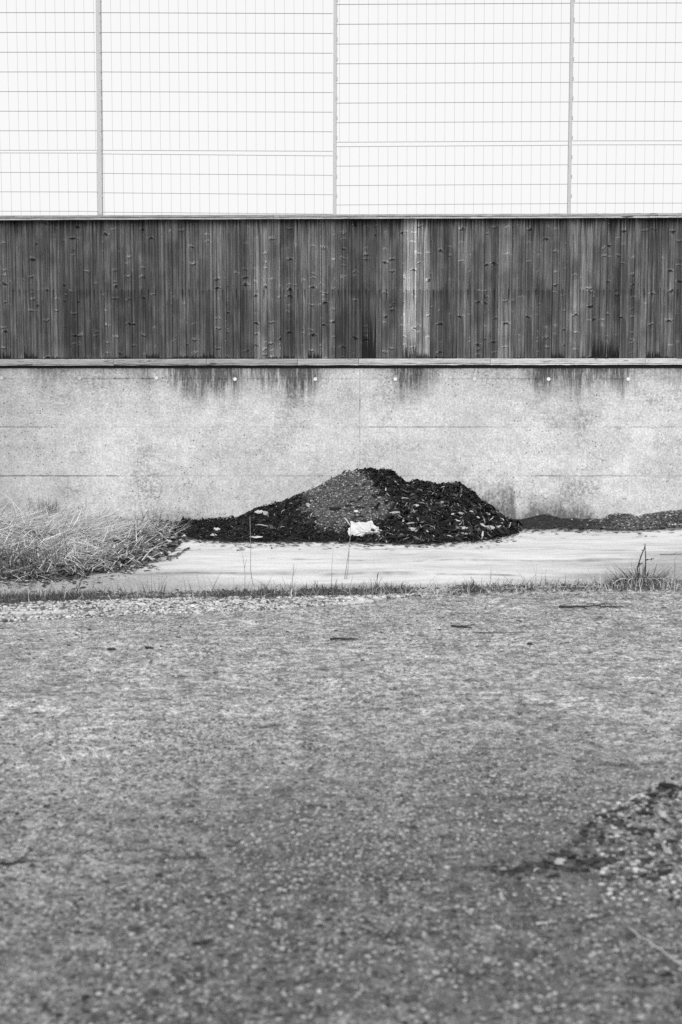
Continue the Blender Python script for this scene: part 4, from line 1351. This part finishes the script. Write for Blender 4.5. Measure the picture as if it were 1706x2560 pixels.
# ------------------------------------------------------------------ weeds
def weed_tuft():
    b = on_floor(1603, 1468)
    root = empty('weed_tuft', b)
    tag(root, 'spreading weed tuft with two dead stalks crossing in an A', 'weed')
    sc = (CAM_D + b[1]) / F
    def st(pts, r, tone):
        q = [((px - 1603) * sc, random.uniform(-.01, .01), (1468 - py) * sc) for px, py in pts]
        n = len(q)
        o = tube('stalk', q, [r * (1 - 0.55 * i / (n - 1)) for i in range(n)], WOODM, root)
        set_col(o, tone)
        # seed husks along the stalk
        P = []
        for i in range(34):
            t = random.random() * (n - 1.001); k = int(t); f = t - k
            if random.random() > 0.5 + 0.5 * math.sin(i * .9): continue
            P.append([q[k][j] * (1 - f) + q[k + 1][j] * f for j in range(3)])
        P = np.array(P) + rng.normal(0, 0.003, (len(P), 3))
        m_ = len(P)
        s_ = chips('seed_husks', P, rng.uniform(.010, .018, m_), rng.uniform(.005, .009, m_), rng.uniform(0, 6.3, m_), rng.normal(.5, .6, m_), rng.normal(0, .3, m_), rng.uniform(.03, .09, m_), CHIPM, o)
        tag(s_, kind='stuff')
    st([(1600, 1462), (1592, 1424), (1598, 1405), (1604, 1388), (1609, 1374), (1611, 1364)], 0.006, 0.05)
    st([(1612, 1462), (1613, 1425), (1613, 1402), (1613, 1388), (1611, 1374), (1611, 1362)], 0.0055, 0.05)
    st([(1613, 1404), (1619, 1402), (1626, 1401), (1632, 1399)], 0.004, 0.06)
    st([(1594, 1421), (1600, 1414), (1606, 1410)], 0.003, 0.10)
    # rosette of strap leaves
    m_ = 950
    az = rng.uniform(0, 6.28, m_)
    r0 = np.abs(rng.normal(0, 0.05, m_))
    P = np.stack([np.cos(az) * r0 * 2.2, np.sin(az) * r0, np.zeros(m_)], -1)
    o = blades('leaf_blades', P, rng.uniform(.07, .23, m_), rng.uniform(.007, .014, m_), az, rng.normal(1.0, .28, m_), rng.normal(.6, .3, m_), np.where(rng.random(m_) < .14, rng.uniform(.3, .55, m_), rng.uniform(.015, .07, m_)), GRASSM, root, side=az + rng.normal(1.57, .4, m_))
    tag(o, kind='stuff')
    for dx, L_, tw in ((-0.20, 0.2, -1), (-.12, .16, -.5), (-0.02, .15, -.1), (.05, .16, .15), (.10, .18, .3), (.17, .15, .5), (-.05, .12, .4), (.01, .19, -.3)):
        pts = [(dx * .3 + dx * t * 0.8 + tw * .03 * t, -0.03 - 0.14 * t, 0.03 + 0.05 * math.sin(2.6 * t) - 0.02 * t) for t in np.linspace(0, 1, 6)]
        o = tube('dry_leaf', pts, [.004, .0055, .006, .005, .004, .002], LEAFM, root, 5); set_col(o, 0.5)


weed_tuft()


def dry_stalk(pts, r, tone, label, shoots=()):
    b = on_floor(*pts[0])
    sc = (CAM_D + b[1]) / F
    q = [((px - pts[0][0]) * sc, 0.015 * math.sin(i * 1.7), (pts[0][1] - py) * sc) for i, (px, py) in enumerate(pts)]
    n = len(q)
    o = tube('dry_stalk', q, [r * (1 - 0.5 * i / (n - 1)) for i in range(n)], WOODM)
    o.location = b; set_col(o, tone)
    for s in shoots:
        k = tube('side_shoot', [((px - pts[0][0]) * sc, 0.0, (pts[0][1] - py) * sc) for px, py in s], [r * .6, r * .5, r * .3][:len(s)], WOODM, o, 5); set_col(k, tone)
    return tag(o, label, 'dead stalk')


dry_stalk([(634, 1468), (630, 1447), (627, 1425), (628, 1380), (627, 1330), (626, 1290)], 0.0030, 0.26, 'tall thin dead stalk before the left front of the heap')
dry_stalk([(612, 1470), (613, 1440), (610, 1400), (606, 1376)], 0.0026, 0.32, 'thin pale dead stalk left of the tall one', [[(612, 1420), (616, 1402), (618, 1395)]])
dry_stalk([(730, 1470), (732, 1445), (735, 1418), (736, 1408)], 0.003, 0.28, 'shortest thin dead stalk at the slab edge between heap and asphalt', [[(733, 1440), (738, 1428), (741, 1420)]])
dry_stalk([(829, 1472), (830, 1420), (832, 1390), (834, 1366)], 0.0024, 0.36, 'faint pale dead stalk left of the crossing pair')
dry_stalk([(862, 1447), (866, 1420), (872, 1380), (876, 1340), (877, 1310)], 0.0032, 0.26, 'long leaning dead stalk in front of the white sheet, left of a pair')
dry_stalk([(867, 1447), (871, 1415), (873, 1380), (874, 1352)], 0.003, 0.30, 'slimmer dead stalk standing close beside the leaning one')
dry_stalk([(944, 1478), (943, 1450), (946, 1430), (942, 1440)], 0.0035, 0.15, 'small branching dead stalk in the joint right of centre', [[(944, 1470), (938, 1450), (934, 1445)], [(944, 1468), (952, 1448), (958, 1440)]])
dry_stalk([(192, 1482), (200, 1460), (210, 1440), (217, 1432)], 0.0048, 0.10, 'dark leaning dead stalk in the joint before the grass bank')
dry_stalk([(236, 1384), (242, 1362), (250, 1340), (256, 1328)], 0.004, 0.14, 'dead stalk sticking up out of the dry grass bank')

# ------------------------------------------------------------------ dirt and leaf litter at the near right corner
def litter(px0, px1, py0, py1, n, fn, name, size, tone):
    P = []
    while len(P) < n:
        a, b = random.uniform(px0, px1), random.uniform(py0, py1)
        if random.random() < fn(a, b): P.append(on_ground(a, b))
    P = np.array(P); m_ = len(P)
    s = rng.uniform(*size, m_)
    P[:, 2] += 0.002
    o = stones(name, P, s, tone(m_), GRAINM, None, 0.45)
    tag(o, kind='stuff')


smooth_s = lambda a, b, v: float(smooth(a, b, np.array(v)))


def dens_dirt(a, b):
    v = math.exp(-((b - (2192 + 6 * math.sin(a / 40))) / 14) ** 2) * smooth_s(1215, 1290, a) * smooth_s(1560, 1500, a)
    ridge = 2140 - (a - 1440) * 0.42
    v = max(v, 0.75 * math.exp(-((b - ridge) / 34) ** 2) * (1 if a > 1420 else 0))
    v = max(v, math.exp(-(((a - 1700) / 60) ** 2 + ((b - 2030) / 24) ** 2)))
    v = max(v, 0.22 if a > 1500 and 2080 < b < 2230 else 0)
    v = max(v, 0.8 * math.exp(-(((a - 1700) / 26) ** 2 + ((b - 2270) / 14) ** 2)))
    v = max(v, 0.8 * math.exp(-(((a - 1650) / 50) ** 2 + ((b - 2472 - ((a - 1650) / 30) ** 2 * 4) / 9) ** 2)))
    v = max(v, 0.9 * math.exp(-(((a - 1700) / 30) ** 2 + ((b - 2540) / 9) ** 2)))
    return min(1, v) * (0.4 + 1.2 * max(0, float(fbm(np.array(a / 22), np.array(b / 12), 3)) + 0.35))


litter(1225, 1800, 1990, 2560, 620, dens_dirt, 'damp_soil_crumbs', (0.006, 0.016), lambda m_: np.exp(rng.normal(math.log(0.036), 0.6, m_)))
litter(1500, 1800, 2040, 2280, 330, lambda a, b: 0.5, 'pale_grit', (0.004, 0.012), lambda m_: rng.uniform(.2, .5, m_))
for a, b, s, t, lab in ((1398, 2190, .052, .42, 'pale upright leaf in the dark dirt line on the near asphalt'), (1342, 2203, .030, .45, 'small pale leaf left of the larger one in the dirt line'),
                        (1575, 2108, .062, .36, 'broad pale leaf in the near dirt patch, left of two'), (1652, 2096, .062, .44, 'bright crumpled leaf in the near dirt patch, right of two'),
                        (1666, 2160, .058, .36, 'pale leaf low in the near dirt patch by the right edge'), (1640, 2124, .030, .42, 'little pale leaf below the bright crumpled one'),
                        (1592, 2184, .030, .45, 'little pale leaf right of the black dirt line'), (1521, 2130, .026, .5, 'tiny pale leaf on the left rim of the near dirt patch'),
                        (1541, 2136, .024, .45, 'second tiny pale leaf on the left rim of the dirt patch'), (1625, 2487, .050, .17, 'large dull leaf at the bottom right corner of the asphalt')):
    leaf(a, b, s, t, lab, None, (0.5, 0), None, on_ground, s * 0.12)
LL = []
for a, b, t in ((1500, 2118, .14), (1548, 2120, .05), (1560, 2150, .22), (1600, 2140, .10), (1612, 2112, .30), (1630, 2076, .06), (1660, 2060, .12), (1690, 2074, .26), (1700, 2120, .16), (1680, 2140, .06),
                (1420, 2200, .10), (1470, 2196, .05), (1440, 2180, .20), (1365, 2186, .06), (1620, 2200, .30), (1580, 2164, .08), (1690, 2190, .24), (1655, 2214, .12), (1520, 2160, .10), (1305, 2194, .07)):
    LL.append(leaf(a, b, random.uniform(.028, .048), t, 'dull leaf', None, (random.uniform(.1, .7), random.uniform(-.3, .3)), 'dull leaves in the near dirt', on_ground, 0.008))
order(LL, 'dull brownish grey leaf lying in the near right dirt patch, %s')
CL = []
for a, b, w, h_ in ((1322, 2196, 26, 12), (1388, 2216, 36, 9), (1455, 2188, 30, 13), (1497, 2194, 34, 9), (1552, 2094, 16, 16), (1620, 2092, 26, 14), (1680, 2024, 60, 26), (1630, 2057, 18, 14), (1395, 2170, 34, 8), (1290, 2203, 24, 6)):
    gx_, gy_, gz_ = on_ground(a, b); sc = (CAM_D + gy_) / F
    o = link_mesh('dirt_clod', clod_mes[random.randrange(4)], None, (gx_, gy_, gz_), (0, 0, random.uniform(-.3, .3)), (w * sc * .5, w * sc * .4, h_ * sc * .55))
    set_col(o, random.uniform(.014, .024))
    tag(o, 'black damp clod', 'dirt clod', 'damp clods at the near right'); CL.append(o)
order(CL, 'black damp clod in the leafy dirt at near right, %s')
